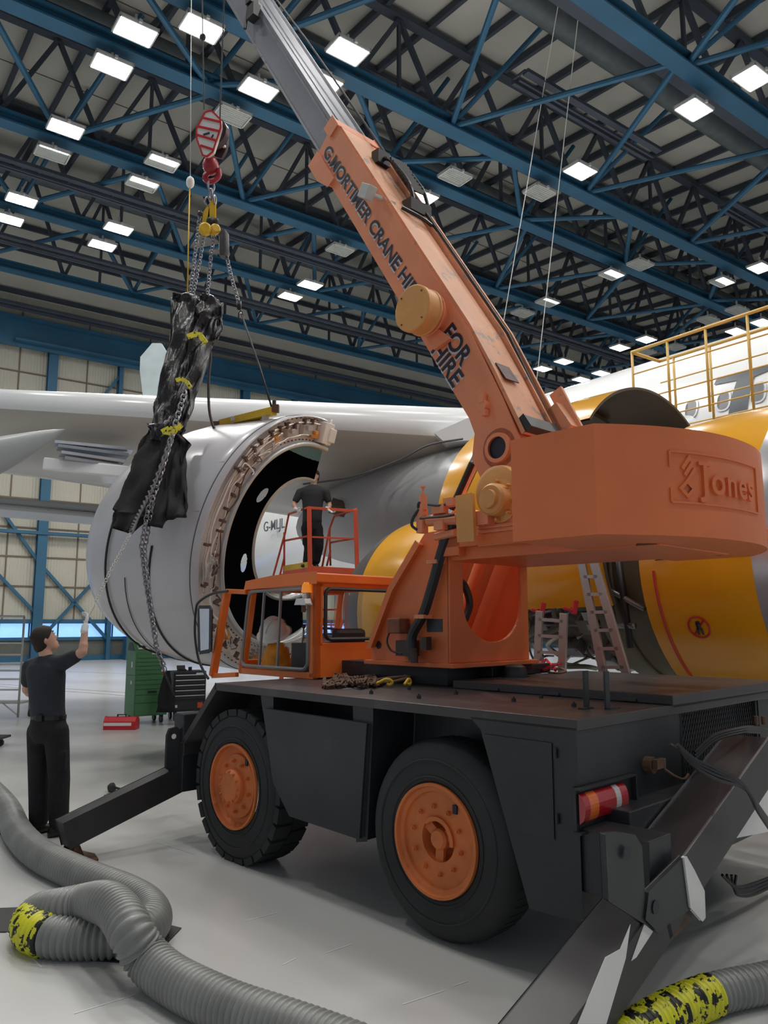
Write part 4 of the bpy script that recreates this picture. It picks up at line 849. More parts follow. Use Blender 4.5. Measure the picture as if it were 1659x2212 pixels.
b=MB(); pol2=[(462,254),(472,252),(486,266),(492,280),(488,322),(478,342),(464,338),(456,320)]
b.prism([P_(*q,YH+.10) for q in pol2],(.02,.04,0)); b.lathe([(.0001,-.05),(.22,-.05),(.22,.05),(.0001,.05)],P_(462,290,YH),(0.3,1,0),24); hp(b,'sheave_housing',mat('dark_maroon',(.05,.02,.022),.5,var=.3),smooth=True)
b=MB(); b.bar(P_(470,298,YH-.05),P_(486,318,YH+.1),.035); hp(b,'guard_strap',WHT)
b=MB(); b.sph(P_(455,358,YH),.11,14,10,sz=1.25); hk=[P_(455,370),P_(447,376),P_(443,384),P_(450,392),P_(462,390),P_(472,380),P_(472,366)]; b.tube(spline(hk,5),[.05]*30+[.03],10) if False else b.tube(spline(hk,5),.04,10); b.tube([P_(454,335),P_(454,350)],.05,12); hp(b,'red_hook',mat('hook_red',(.33,.02,.03),.35,var=.2,scale=8),smooth=True)
b=MB(); b.tube([P_(441,236),P_(438,88,9.9),P_(436,-60,9.8)],.010,6); b.tube([P_(475,258),P_(481,80,9.9),P_(486,-60,9.8)],.010,6); b.sph(P_(438,80,9.9),.05,8,6); hp(b,'hoist_rope',DARK)
RG=[]
def ring_(mb,c,rx,rz_,r,ang=0): 
    mb.tube([c+Vector((rx*math.cos(a)*math.cos(ang),rx*math.cos(a)*math.sin(ang),rz_*math.sin(a))) for a in [2*PI*i/16 for i in range(17)]],r,6,cap=False)
b=MB(); b.use(STEEL)
ring_(b,P_(456,402),.05,.08,.014,.8); ring_(b,P_(455,420),.05,.08,.014,2.2); ring_(b,P_(449,435),.04,.06,.013,.4); ring_(b,P_(464,432),.04,.06,.013,1.4)
tag(b.build('lifting_shackle',STEEL,None,smooth='all'),'steel shackles linking the red hook to the yellow hoist gear','shackle')
HO=thing('chain_hoist','yellow manual chain hoist gear hanging under the red hook','chain hoist',P_(455,510)); Hq=-P_(455,510)
def hq(mb,name,m,**k):
    mb.v=[tuple(Vector(v)+Hq) for v in mb.v]; return mb.build(name,m,HO,**k)
b=MB(); b.prism([P_(*q) for q in ((456,428),(464,428),(464,468),(450,472),(452,455))],(0,.05,0)); b.prism([P_(*q) for q in ((440,460),(448,446),(452,452),(450,478),(438,478))],(0,.05,0)); hq(b,'yellow_hook',YEL,bevel=.01)
b=MB(); b.lathe([(.0001,0),(.06,0),(.085,-.02),(.09,-.08),(.0001,-.09)],P_(443,491,YH-.1),(.2,-1,0),20); hq(b,'chain_wheel_cover',YEL,smooth=True)
b=MB(); b.lathe([(.0001,0),(.05,0),(.07,-.02),(.07,-.09),(.0001,-.1)],P_(467,492,YH-.05),(.6,-1,0),20); b.cb(P_(461,500),(.06,.06,.12)); hq(b,'gear_housing',YEL,smooth=True)
b=MB(); b.sph(P_(455,478),.06,10,8); b.sph(P_(466,478),.045,8,6); b.sph(P_(432,462),.04,8,6); hq(b,'black_knuckle',DARK)
b=MB(); c=P_(484,528); b.loft([[P_(484+dx*k,y,YH)+Vector((.0,dy,0)) for dx,dy in [(11*math.cos(a),.07*math.sin(a)) for a in [2*PI*i/12 for i in range(12)]]] for y,k in ((500,.5),(506,.95),(530,1.0),(548,1.05),(556,.7))]); hq(b,'chain_bag',mat('bag_black',(.06,.06,.065),.5,bump=.3,scale=6),smooth=True)
def chn(pts,label,link=.055,r=.009,m=STEEL,name='lifting_chain'):
    b=MB(); chain(b,pts,link,r); return tag(b.build(name,m,None,smooth='all'),label,'chain')
chn([P_(432,462),P_(425,520),P_(415,600),P_(410,640)],'lifting chain from the yellow hoist to the left black cover, left strand')
chn([P_(441,505),P_(432,560),P_(416,640)],'lifting chain from the yellow hoist to the left black cover, right strand')
chn([P_(461,510),P_(455,560),P_(447,648)],'lifting chain from the yellow hoist down into the right black cover')
chn([P_(490,556),P_(500,600),P_(513,645),P_(517,668)],'lifting chain below the black bag, running out to the right')
b=MB(); q=[P_(517,670),P_(522,680,9.9),P_(560,790,9.6),P_(588,884,9.3)]; b.tube(q,.014,6); b.cb(P_(517,660),(.05,.05,.12)); ring_(b,P_(520,682,9.9),.03,.07,.01,.5); tag(b.build('wire_sling',HOSE,None,smooth='all'),'straight wire sling ending on the yellow bar of the cowl','sling')
b=MB(); q=spline([P_(462,740,9.9),P_(452,800,9.8),P_(451,870,9.7),P_(457,910,9.6),P_(468,932,9.5),P_(480,922,9.6)],6); b.tube([P_(448,645,9.98),P_(452,700,9.95)]+q[4:],.018,7); tag(b.build('rope_sling',mat('dark_rope',(.05,.035,.035),.7),None,smooth='all'),'dark rope sling hanging right of the black covers to the cowl top','sling')
b=MB(); b.use(LAMPF); b.tube([P_(411,392,10.4),P_(412,180,10.8),P_(414,-80,11)],.006,5); b.use(YEL); b.tube([P_(410,405,10.4),P_(407,520,10.3),P_(405,640,10.3)],.010,5)
wl=b.build('pulley_line',LAMPF,None,smooth='all'); tag(wl,'thin vertical line with a small pulley left of the hook block','line')
b=MB(); o0=wl.location; b.v=[]; c=P_(411,394,10.4)-o0; b.sph(c,.06,12,8,sz=1.5); b.build('pulley_weight',WHC,wl,smooth='all')
# ---- black covers ----
TARP=mat('black_sheeting',(.016,.015,.018),.32,var=.3,scale=2,bump=.45)
TARPM=mat('black_matting',(.014,.014,.015),.85,var=.25,scale=3,bump=.15)
def YD(y): return 9.7-(y-640)*.0026 if y<1150 else 8.37
def drape(name,rows,Y,parent,m,thick=.10,wr=.02,seed=1,smooth='all'):
    """rows: (y, left x, right x, skew of y from left to right)"""
    rnd=random.Random(seed); n=26; P=[]
    out=[]
    for i in range(len(rows)-1):
        for k in range(5):
            t=k/5; out.append([rows[i][j]+(rows[i+1][j]-rows[i][j])*t for j in range(4)])
    out.append(list(rows[-1])); rings=[]
    ph=[rnd.uniform(0,6) for _ in range(6)]
    for i,(y,xl,xr,sk) in enumerate(out):
        c=[];
        for j in range(n):
            a=2*PI*j/n; u_=math.cos(a); px=(xl+xr)/2+(xr-xl)/2*u_*(1+.04*math.sin(i*1.3+j+ph[0])); p=onY(px,y+sk*(u_+1)/2+rnd.uniform(-.4,.4),YD(y)+Y-9.5)
            dd=thick*math.sin(a)*(1+.3*math.sin(3*u_+i*.2+ph[1]))+wr*1.1*math.sin(i*.3+j*1.25+ph[2])+wr*.8*math.sin(i*.55-j*.5+ph[3])+wr*.5*math.sin(i*1.2+j*.9+ph[4])
            c.append(p+Vector((0,dd,0)))
        rings.append(c)
    b=MB(); b.loft(rings); 
    if parent: b.v=[tuple(Vector(v)-parent.location) for v in b.v]
    return b.build(name,m,parent,smooth=smooth)
ca=thing('chain_cover','left black wrinkled sheeting wrapped round the lifting chains, with long lower flap','chain cover',P_(280,1150,9.35))
drape('upper_sleeve',[(638,373,430,3),(648,371,431,4),(690,369,428,5),(740,365,420,4),(790,354,408,6),(850,340,398,6),(890,334,392,4),(925,328,385,5)],9.5,ca,TARP,.10,.03,1)
drape('lower_flap',[(918,330,388,2),(945,310,382,0),(985,290,372,2),(1040,270,352,6),(1100,247,325,10),(1108,246,322,10),(1140,240,285,14)],9.46,ca,TARPM,.035,.02,2)
drape('torn_edge',[(915,318,378,2),(926,322,366,6),(950,326,358,4)],9.42,ca,TARP,.02,.02,9)
cb_=thing('chain_cover','right black wrinkled sheeting round the lifting chains, tied with yellow tape','chain cover',P_(360,1140,9.3))
drape('upper_sleeve',[(640,434,470,6),(652,428,484,6),(680,424,480,4),(690,424,466,8),(720,414,464,8),(760,402,452,8),(810,388,438,8),(850,378,420,8),(900,362,408,6),(935,350,395,6)],9.5,cb_,TARP,.11,.035,4)
drape('middle_flap',[(930,350,388,2),(980,345,386,2),(1050,333,380,4),(1100,322,366,5),(1135,318,352,6)],9.42,cb_,TARPM,.03,.015,5)
drape('right_flap',[(930,362,385,4),(955,368,414,4),(985,366,400,2),(1030,362,402,4),(1080,360,405,2),(1125,358,403,-10)],9.44,cb_,TARPM,.03,.03,6)
drape('torn_flap',[(840,394,410,2),(870,388,414,4),(905,380,408,-4),(925,376,392,0)],9.42,cb_,TARP,.03,.03,7)
drape('loose_corner',[(688,462,480,2),(705,460,482,6),(735,456,470,-2)],9.5,cb_,TARP,.03,.02,8)
HZY=mat('hazard_yellow',(.80,.72,.06),.45,var=.05,col2=(.02,.02,.02),cov=.56,scale=9,sharp=.02)
for pts,w_ in (([(405,728),(420,722),(432,724),(445,742)],.07),([(380,822),(392,818),(404,826),(412,838)],.05),([(372,900+28),(392,918),(372,936),(352,932),(388,924)],.06),([(350,934),(366,926),(380,932)],.07)):
    b=MB(); q=[P_(x,y,YD(y)-.22) for x,y in pts]
    for a,c in zip(q,q[1:]): b.bar(a,c,.012,w_)
    b.v=[tuple(Vector(v)-cb_.location) for v in b.v]; b.build('yellow_tape',HZY,cb_)
chn([P_(398,850,YD(850)-.2),P_(372,940,YD(940)-.2),P_(345,1030,YD(1030)-.16),P_(318,1110,YD(1110)-.12)],'heavy chain emerging from the black covers down to the cowl',.075,.014)
b=MB(); 
P=[P_(372,940,YD(940)-.22),P_(335,1040,YD(1040)-.18),P_(300,1110,YD(1110)-.15),P_(283,1150,8.2)]
for k in range(2): b.tube([p+Vector((.02*math.sin(i*1.5+k*PI),0,.02*math.cos(i*1.5+k*PI))) for i,p in enumerate(spline(P,14))],.013,6)
tag(b.build('twisted_sling',mat('sling_grey',(.16,.16,.16),.6),None,smooth='all'),'grey twisted sling over the front of the black covers','sling')
chn([P_(318,1110,8.3),P_(306,1180,8.3),P_(314,1250,8.25),P_(335,1375,8.2)],'chain hanging in front of the grey cowl, left strand',.06,.009)
chn([P_(330,1080,8.35),P_(312,1190,8.35),P_(322,1290,8.3),P_(338,1400,8.3),P_(358,1450,8.3)],'chain hanging in front of the grey cowl, right strand',.06,.008)
chn([P_(283,1150,8.2),P_(262,1190,8.0),P_(235,1240,7.7),P_(205,1305,7.4),P_(190,1332,7.0)],'pale thin chain running from the covers to the standing man\'s glove',.040,.0035,LAMPF)
# ================= aircraft (frame turned with the hangar) =================
AC=thing('airliner','white airliner with yellow engine cowl being serviced behind the crane','airliner',wA(12,10,0),ROT_A)
def ap(mb,name,m,parent=None,off=True,**k):
    mb.v=[(v[0]-12,v[1]-10,v[2]) for v in mb.v]; o=mb.build(name,m,parent or AC,**k); return o
FX,FZ,FR=17.2,5.55,2.82
b=MB(); b.lathe([(FR,-6),(FR,22),(2.7,26),(2.4,30),(1.9,35),(1.2,40)],(FX,0,FZ),(0,1,0),64); fus=ap(b,'fuselage',AIRW,smooth='all')
def fu(y,z,e=.012): return Vector((FX-math.sqrt(max(.01,(FR+e)**2-(z-FZ)**2)),y,z))
def fpx(px,py_,e=.012): p=onA(px,py_,x=14.5); return fu(p.y,p.z,e)
WG=mat('window_grey',(.16,.165,.18),.3); WFR=mat('window_frame_silver',(.45,.45,.48),.35,.5)
for k in range(26):
    y=4.6+k*.72; b=MB(); n=18
    outer=[];inn=[]
    for i in range(n):
        a=2*PI*i/n; ca_,sa=math.cos(a),math.sin(a); s_=lambda q:(abs(q)**.75)*(1 if q>0 else -1)
        outer.append(fu(y+.165*s_(ca_),6.22+.225*s_(sa),.02)); inn.append(fu(y+.13*s_(ca_),6.22+.185*s_(sa),.02))
    b.use(WFR); b.add(outer+inn,[(i,(i+1)%n,n+(i+1)%n,n+i) for i in range(n)]); b.use(WG); b.add(inn,[tuple(range(n))])
    ap(b,'cabin_window',WG,label=None) if False else ap(b,'cabin_window',WG)
# big grey title letters on the fuselage side
TG=mat('title_grey',(.10,.115,.13),.35)
def fpoly(pts,m,name):
    b=MB(); P=[]; 
    # subdivide between two vertical sides: pts given as strips (left,right) pairs top to bottom
    n=8; L_=[];R_=[]
    for (l,r) in zip(pts,pts[1:]):
        for i in range(n):
            t=i/n; L_.append((l[0]+(r[0]-l[0])*t,l[1]+(r[1]-l[1])*t)); R_.append((l[2]+(r[2]-l[2])*t,l[3]+(r[3]-l[3])*t))
    L_.append(pts[-1][:2]); R_.append(pts[-1][2:])
    k=9; vs=[]
    for a,c in zip(L_,R_): vs+=[fpx(a[0]+(c[0]-a[0])*j/(k-1),a[1]+(c[1]-a[1])*j/(k-1),.02) for j in range(k)]
    b.add(vs,[(i*k+j,i*k+j+1,(i+1)*k+j+1,(i+1)*k+j) for i in range(len(L_)-1) for j in range(k-1)]); return ap(b,name,m)
fpoly([(1541,812,1640,790),(1537,830,1588,820)],TG,'title_lettering'); fpoly([(1600,798,1720,770),(1588,822,1626,812),(1583,860,1622,850),(1579,915,1619,912)],TG,'title_lettering'); 
b=MB(); p=onA(571,1148,x=14.4); text(b,'G-MLJL',.56,(14.36,p.y,p.z-.02),(0,-1,0),(0,0,1),ext=.01,off=.002); ap(b,'registration',TG)
# small marks
# wing
P1=onY(1010,925,13.4); P1=Vector((P1.dot(D1),P1.dot(D2),P1.z))
P0=onY(-330,850,12.6); P0=Vector((P0.dot(D1),P0.dot(D2),P0.z)); dW=(P0-P1)
def wsec(p,ch,th,dr=-.25):
    out=[]
    for x,t in ((0,0),(.008,.22),(.03,.38),(.08,.5),(.25,.6),(.5,.5),(.8,.2),(1,.02),(.8,-.12),(.5,-.34),(.25,-.42),(.08,-.36),(.03,-.27),(.008,-.14)):
        out.append(Vector((p.x,p.y+ch*x,p.z+th*t+dr*x)))
    return out
P2=P1-dW*.42
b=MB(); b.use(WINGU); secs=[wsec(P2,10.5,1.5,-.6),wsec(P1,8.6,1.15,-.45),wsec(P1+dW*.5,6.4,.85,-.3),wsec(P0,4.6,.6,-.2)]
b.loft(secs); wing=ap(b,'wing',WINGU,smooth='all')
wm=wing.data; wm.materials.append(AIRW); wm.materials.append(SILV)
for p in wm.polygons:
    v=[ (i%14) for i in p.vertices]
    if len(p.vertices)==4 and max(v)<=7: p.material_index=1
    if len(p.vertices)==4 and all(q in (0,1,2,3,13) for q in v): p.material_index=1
def apx(px,py_,Y): p=onY(px,py_,Y); return Vector((p.dot(D1),p.dot(D2),p.z))
# slats and struts under the far part of the wing
for k,(ya,yb) in enumerate(((958,968),(966,980),(980,994),(992,1004))):
    b=MB(); b.bar(apx(118+6*k,ya,12.9),apx(285-10*k,yb+6,13.4),.35,.05); ap(b,'flap_slat',SILV if k%2==0 else mat('slat_grey%d'%k,(.33,.34,.38),.35,.4))
b=MB(); b.bar(apx(100,1010,13.2),apx(300,1030,13.6),.8,.22); ap(b,'flap',AIRW,bevel=.03)
b=MB(); b.bar(apx(-60,1086,15),apx(222,1108,15.6),1.2,.16); b.bar(apx(-60,1098,15),apx(215,1122,15.6),1.4,.10); ap(b,'inboard_flap',AIRG,bevel=.05)
b=MB(); rings=[]
for t in range(13):
    u_=t/12; cx=-150+292*u_; cy=1010-83*u_**1.3; rr=(math.sin(PI*min(1,u_*.55+.45)))**.8
    top_=rr*40; rings.append([apx(cx,cy+ (top_*math.sin(a) if math.sin(a)<0 else top_*1.6*math.sin(a))*(1 if u_<1 else 0),11.6)+Vector((.0,.35*rr*math.cos(a),0)) for a in [2*PI*i/18 for i in range(18)]])
b.loft(rings); ap(b,'flap_track_fairing',AIRG,smooth='all')
b=MB(); b.prism([apx(*q,21) for q in ((306,772),(330,744),(346,744),(358,764),(352,800),(344,845),(328,862),(311,850),(305,800))],(.06,.06,0)); ap(b,'winglet',mat('winglet_grey',(.36,.42,.43),.35),bevel=.04)
b=MB(); q0,q1=apx(330,868,21),apx(-260,905,24); b.prism([q0+Vector((0,-.3,0)),q0+Vector((0,.4,.02)),q1+Vector((0,1.2,.05)),q1+Vector((0,-1.2,0))],(0,0,-.14)); ap(b,'outer_wing',AIRW,bevel=.04)
# wing root fairing and belly
b=MB(); cB=apx(905,1062,15.2); b.sph((cB.x+.8,cB.y-.2,cB.z-.35),1,40,20,sx=2.2,sy=5.2,sz=1.15); ap(b,'belly_fairing',AIRG,smooth='all')
b=MB(); b.tube(spline([apx(655,1046,14),apx(760,1030,13.6),apx(860,995,13.2),apx(925,962,12.8),apx(1000,948,12.5)],8),.018,6); ap(b,'fairing_seam',MARK)
b=MB(); b.prism([apx(*q,13.0) for q in ((938,935),(1012,902),(1040,930),(1030,950),(960,955))],(.3,.3,0)); ap(b,'pylon_fairing',AIRW,smooth=True)
b=MB(); b.tube([apx(715,1092,15),apx(780,1112,15),apx(850,1142,15),apx(1000,1150,14)],.16,10); ap(b,'drain_fairing',mat('fairing_brown',(.13,.09,.07),.5))
# engine: inlet cowl, lip, core and opened cowl doors
EX,EZ,ER=7.8,2.44,1.5
def tubeA(mb,prof,a0=0,a1=360,n=64,cx=EX,cz=EZ):
    vs=[];k=n+1
    for R,y in prof:
        for i in range(k): a=D(a0+(a1-a0)*i/n); vs.append(Vector((cx+R*math.cos(a),y,cz+R*math.sin(a))))
    mb.add(vs,[(i*k+j,i*k+j+1,(i+1)*k+j+1,(i+1)*k+j) for i in range(len(prof)-1) for j in range(n)]); return mb
b=MB(); tubeA(b,[(1.38,4.52),(1.50,4.52),(1.515,4.1),(1.50,3.42)]); eng=ap(b,'inlet_cowl',AIRY,smooth=True)
b=MB(); tubeA(b,[(1.502,3.42),(1.47,3.0),(1.38,2.75),(1.26,2.7),(1.18,2.85),(1.16,3.3),(1.2,4.4)]); ap(b,'inlet_lip',SILV,smooth='all')
b=MB(); tubeA(b,[(1.38,4.51),(1.32,4.56),(1.1,4.7),(1.05,5.2),(.001,5.2)]); ap(b,'inlet_bulkhead',GREEN_I,smooth=True)
b=MB(); tubeA(b,[(.85,4.7),(.9,5.2),(1.02,5.6),(1.02,6.4),(.85,7.2),(.6,8.2),(.4,9)]); ap(b,'engine_core',mat('core_grey',(.13,.12,.10),.5,.3,var=.5,scale=6,bump=.6),smooth='all')
random.seed(11)
for k in range(34):
    a0=random.uniform(130,260); y=random.uniform(4.6,6.8); pts=[]
    for i in range(6): pts.append(Vector((EX+(1.08+random.uniform(-.05,.12))*math.cos(D(a0+i*random.uniform(4,12))),y+i*random.uniform(-.05,.12),EZ+(1.08+random.uniform(-.05,.12))*math.sin(D(a0+i*8)))))
    b=MB(); b.tube(spline(pts,4),random.choice((.015,.022,.03)),6); ap(b,'engine_pipe',random.choice((PIPE,PIPER,GREEN_I,STEEL)),smooth='all')
for k in range(14):
    a=random.uniform(150,260); y=random.uniform(4.8,6.6); b=MB(); b.cb((EX+1.1*math.cos(D(a)),y,EZ+1.1*math.sin(D(a))),(.15,random.uniform(.1,.3),random.uniform(.1,.25)),Matrix.Rotation(-D(a),3,'Y')); ap(b,'accessory_box',random.choice((PIPER,STEEL,GREEN_I)),bevel=.01)
for px0,py0,px1,py1,r in ((1242,1235,1392,1315,.03),(1300,1200,1322,1350,.05),(1335,1200,1362,1400,.035),(1352,1350,1370,1352,.03),(1318,1350,1372,1352,.03)):
    b=MB(); p=onA(px0,py0,x=6.5); q=onA(px1,py1,x=6.5); b.tube([p,q],r,8); ap(b,'cowl_strut',random.choice((DARK,STEEL)),smooth='all')
b=MB(); tubeA(b,[(1.3,4.6),(1.28,5.3)],165,262); ap(b,'cowl_inner_skin',GREEN_I,smooth='all')
for R_,y_,r_ in ((1.22,4.72,.03),(1.27,4.80,.022),(1.16,4.9,.035),(1.30,5.0,.02),(1.20,5.15,.03)):
    b=MB(); b.tube([Vector((EX+R_*math.cos(D(a)),y_,EZ+R_*math.sin(D(a)))) for a in range(160,262,4)],r_,7); ap(b,'ring_pipe',DARK if r_>.025 else GREEN_I,smooth='all')
# no-step mark, red arc and stencils on the inlet cowl
def ecyl(y,a,e=.004): 
    R=1.5+e+ (.015*(1-abs((y-4.1)/.6)) if True else 0); return Vector((EX+R*math.cos(D(a)),y,EZ+R*math.sin(D(a))))
b=MB(); b.tube([ecyl(4.36,a,.004) for a in range(186,238,3)],.012,5); 
c=(4.02,206.5)
b.tube([ecyl(c[0]+.10*math.cos(t),c[1]+3.9*math.sin(t),.006) for t in [2*PI*i/24 for i in range(25)]],.009,5); b.tube([ecyl(c[0]+.07,c[1]+2.8,.006),ecyl(c[0]-.07,c[1]-2.8,.006)],.008,5); ap(b,'red_warning_mark',RED)
b=MB(); b.tube([ecyl(c[0],c[1]-2.2,.008),ecyl(c[0],c[1]-1.9,.008)],.018,8); b.tube([ecyl(c[0],c[1]-1.5,.008),ecyl(c[0],c[1]+.6,.008)],.022,6); b.tube([ecyl(c[0]+.02,c[1]+.6,.008),ecyl(c[0]+.02,c[1]+2.6,.008)],.009,5); b.tube([ecyl(c[0]-.02,c[1]+.6,.008),ecyl(c[0]-.02,c[1]+2.6,.008)],.009,5)
ap(b,'person_pictogram',LBLK)
for yy in (4.28,3.52):
    b=MB()
    for r_ in range(2): b.tube([ecyl(yy-.07*(1-.3*r_),181+r_*1.3,.006),ecyl(yy+.07*(1-.3*r_),181+r_*1.3,.006)],.006 if r_==0 else .004,4)
    ap(b,'stencil_text',LBLK)
def shell(name,prof,a0,a1,cx,cz,m,mi,th=.05,n=40):
    b=MB(); b.use(m); tubeA(b,prof,a0,a1,n,cx,cz); b.use(mi); tubeA(b,[(R-th,y) for R,y in prof],a0,a1,n,cx,cz)
    tubeA(b,[(prof[0][0],prof[0][1]),(prof[0][0]-th,prof[0][1])],a0,a1,n,cx,cz); tubeA(b,[(prof[-1][0],prof[-1][1]),(prof[-1][0]-th,prof[-1][1])],a0,a1,n,cx,cz)
    return ap(b,name,m,smooth=True,ang=50)
LOBE=mat('nozzle_dark_grey',(.10,.095,.09),.45)
shell('fan_cowl_door',[(1.58,4.85),(1.62,5.6),(1.65,6.5),(1.64,7.25)],150,207,7.737,2.887-.20,AIRY,AIRD)
shell('fan_cowl_door',[(1.64,6.3),(1.66,6.8),(1.64,7.25)],70,190,7.737,2.887,AIRY,AIRD)
shell('reverser_door',[(1.42,7.4),(1.42,8.2),(1.358,8.85)],60,205,7.377,1.95,AIRY,AIRG)
shell('nozzle_fairing',[(1.36,8.85),(1.30,9.1),(1.1,9.6)],60,205,7.377,1.95,LOBE,LOBE)
shell('raised_cowl_door',[(1.37,5.4),(1.39,6.0),(1.36,6.7)],38,142,7.841,3.197,AIRY,AIRD,.03)
shell('raised_cowl_door',[(.92,4.7),(.92,5.3)],40,140,8.861,3.25,AIRY,AIRD,.03)
# ladder, clamps by the engine
LDM=mat('aluminium',(.50,.50,.48),.35,.7)
def ladder(pts,label,x,rungs=7):
    (a,b_),(c,d)=pts; A_,B_,C_,D_=[onA(*q,x=x) for q in (a,b_,c,d)]
    t=thing('ladder',label,'ladder',wA(*((A_+B_+C_+D_)/4).to_tuple()[:2],min(A_.z,B_.z,C_.z,D_.z)),ROT_A)
    off=Vector(((A_+B_+C_+D_)/4).to_tuple()[:2]+(min(A_.z,B_.z,C_.z,D_.z),))
    for s0,s1 in ((A_,B_),(C_,D_)): m_=MB(); m_.bar(s0-off,s1-off,.03,.09,up=(0,1,0)); m_.build('stile',LDM,t,bevel=.004)
    for i in range(rungs): k=(i+.5)/rungs; m_=MB(); m_.bar(A_.lerp(B_,k)-off,C_.lerp(D_,k)-off,.03); m_.build('rung',LDM,t)
ladder((((1252,1190),(1305,1462)),((1276,1190),(1355,1462))),'aluminium ladder leaning inside the open engine bay',6.05,7)
ladder((((1166,1320),(1160,1462)),((1218,1325),(1214,1462))),'aluminium steps below the yellow cowl door',5.9,4)
for i,(px,py_) in enumerate(((1172,1316),(1242,1312))):
    p=onA(px,py_,x=6.1); m_=MB(); q=wA(*p); m_.cb(q,(.05,.05,.14),Matrix.Rotation(.2,3,'Y')); m_.cb(q+Vector((-.06,0,-.02)),(.12,.04,.03),Matrix.Rotation(.3,3,'Y')); tag(m_.build('clamp',RED,None,bevel=.008),('red clamp on the lower edge of the yellow door, left one','red clamp on the lower edge of the yellow door, right one')[i],'clamp')
# yellow docking platform
DK=thing('access_platform','yellow railed access platform beside the fuselage at upper right','platform',wA(10.3,5,4.6),ROT_A)
def dp(mb,name,m,**k):
    mb.v=[(v[0]-10.3,v[1]-5,v[2]-4.6) for v in mb.v]; return mb.build(name,m,DK,**k)
DKY=mat('rail_yellow',(.72,.47,.12),.45)
for x in (10.0,10.72):
    b=MB(); b.tube([(x,1.5,6.0),(x,7.12,5.98)],.027,8); dp(b,'top_rail',DKY,smooth='all')
    for z in (5.62,5.2,4.85): b=MB(); b.tube([(x,1.5,z),(x,7.12,z)],.012,6); dp(b,'mid_rail',DKY,smooth='all')
    for k in range(9): y=7.12-.62*k-(.25 if x>10.5 else 0); b=MB(); b.tube([(x,y,4.75),(x,y,6.0)],.02,8); dp(b,'post',DKY,smooth='all')
b=MB()
for z in (5.98,): b.tube([(10.0,7.12,z),(10.72,7.12,z)],.027,8)
dp(b,'end_rail',DKY,smooth='all')
b=MB(); b.use(YEL); b.box(9.7,10.1,3.9,4.4,4.75,5.0); b.use(mat('platform_brown',(.12,.09,.07),.6)); b.box(9.72,10.9,1.2,4.38,4.70,4.76); b.box(10.1,10.9,1.2,4.38,4.78,4.98); dp(b,'deck',YEL)
for k,(a,c) in enumerate((((1218,-60),(1083,722)),((1260,-60),(1158,832)))):
    b=MB(); b.tube([onY(*a,19),onY(*c,27)],.015,5); tag(b.build('suspension_cable',LAMPF,None),('left one of two thin white cables crossing the roof','right one of two thin white cables crossing the roof')[k],'cable')
# ================= orange steps with platform =================
YP=13.2
SP=thing('access_steps','orange steel access steps with railed platform carrying a man','steps',onY(680,1330,YP)); SPL=SP.location.copy()
def sp(mb,name,m,**k): mb.v=[tuple(Vector(v)-SPL) for v in mb.v]; return mb.build(name,m,SP,**k)
STO=mat('steps_orange',(.72,.10,.045),.45,var=.1)
def Q(px,py_,dY=0): return onY(px,py_,YP+dY)
b=MB(); 
for a,c in (((668,1098),(670,1245)),((768,1102),(772,1245))): b.bar(Q(*a),Q(*c),.075)
b.bar(Q(666,1097),Q(772,1104),.045); b.bar(Q(668,1160),Q(772,1164),.03); sp(b,'front_guard_rail',STO,bevel=.004)
b=MB(); b.bar(Q(668,1230),Q(772,1236),.06,.12); b.bar(Q(614,1235,.9),Q(668,1230),.06,.12); sp(b,'platform_edge',STO)
b=MB(); b.bar(Q(614,1228,.85),Q(666,1220,-.02),.02,.10); sp(b,'yellow_kick_plate',YEL)
b=MB(); b.prism([Q(612,1240,.95),Q(668,1240),Q(772,1240),Q(740,1238,.95)],(0,0,-.05)); sp(b,'platform_floor',DARK)
b=MB(); 
for pts in (((590,1245,.6),(616,1150,.9),(624,1110,.9),(668,1096,0)),((614,1240,.9),(614,1150,.9)),((616,1168,.9),(668,1158,0)),((604,1245,.7),(614,1205,.9)),((770,1100,0),(722,1115,.9),(712,1142,.9),(692,1245,.6)),((712,1142,.9),(714,1222,.9)),((770,1162,0),(715,1172,.9)),((706,1222,.8),(714,1190,.9))):
    b.tube([Q(p[0],p[1],p[2] if len(p)>2 else 0) for p in pts],.02,6)
sp(b,'side_rail',STO,smooth='all')
for px in (612,668,735,772):
    b=MB(); q=Q(px,1240,.9 if px in(612,735) else 0); b.bar(q,Vector((q.x,q.y,0)),.07); sp(b,'leg',STO)
b=MB()
for k in range(9): t=k/9; b.bar(Q(640,1250,1.1)+Vector((.0,.2*k,-.28*k)),Q(735,1250,1.1)+Vector((.0,.2*k,-.28*k)),.2,.03)
sp(b,'treads',STO)
b=MB(); q0=Q(668,1260); q1=Q(772,1260); b.bar(q0,Vector((q1.x,q1.y,.3)),.04); b.bar(q1,Vector((q0.x,q0.y,.3)),.04); sp(b,'cross_brace',STO)
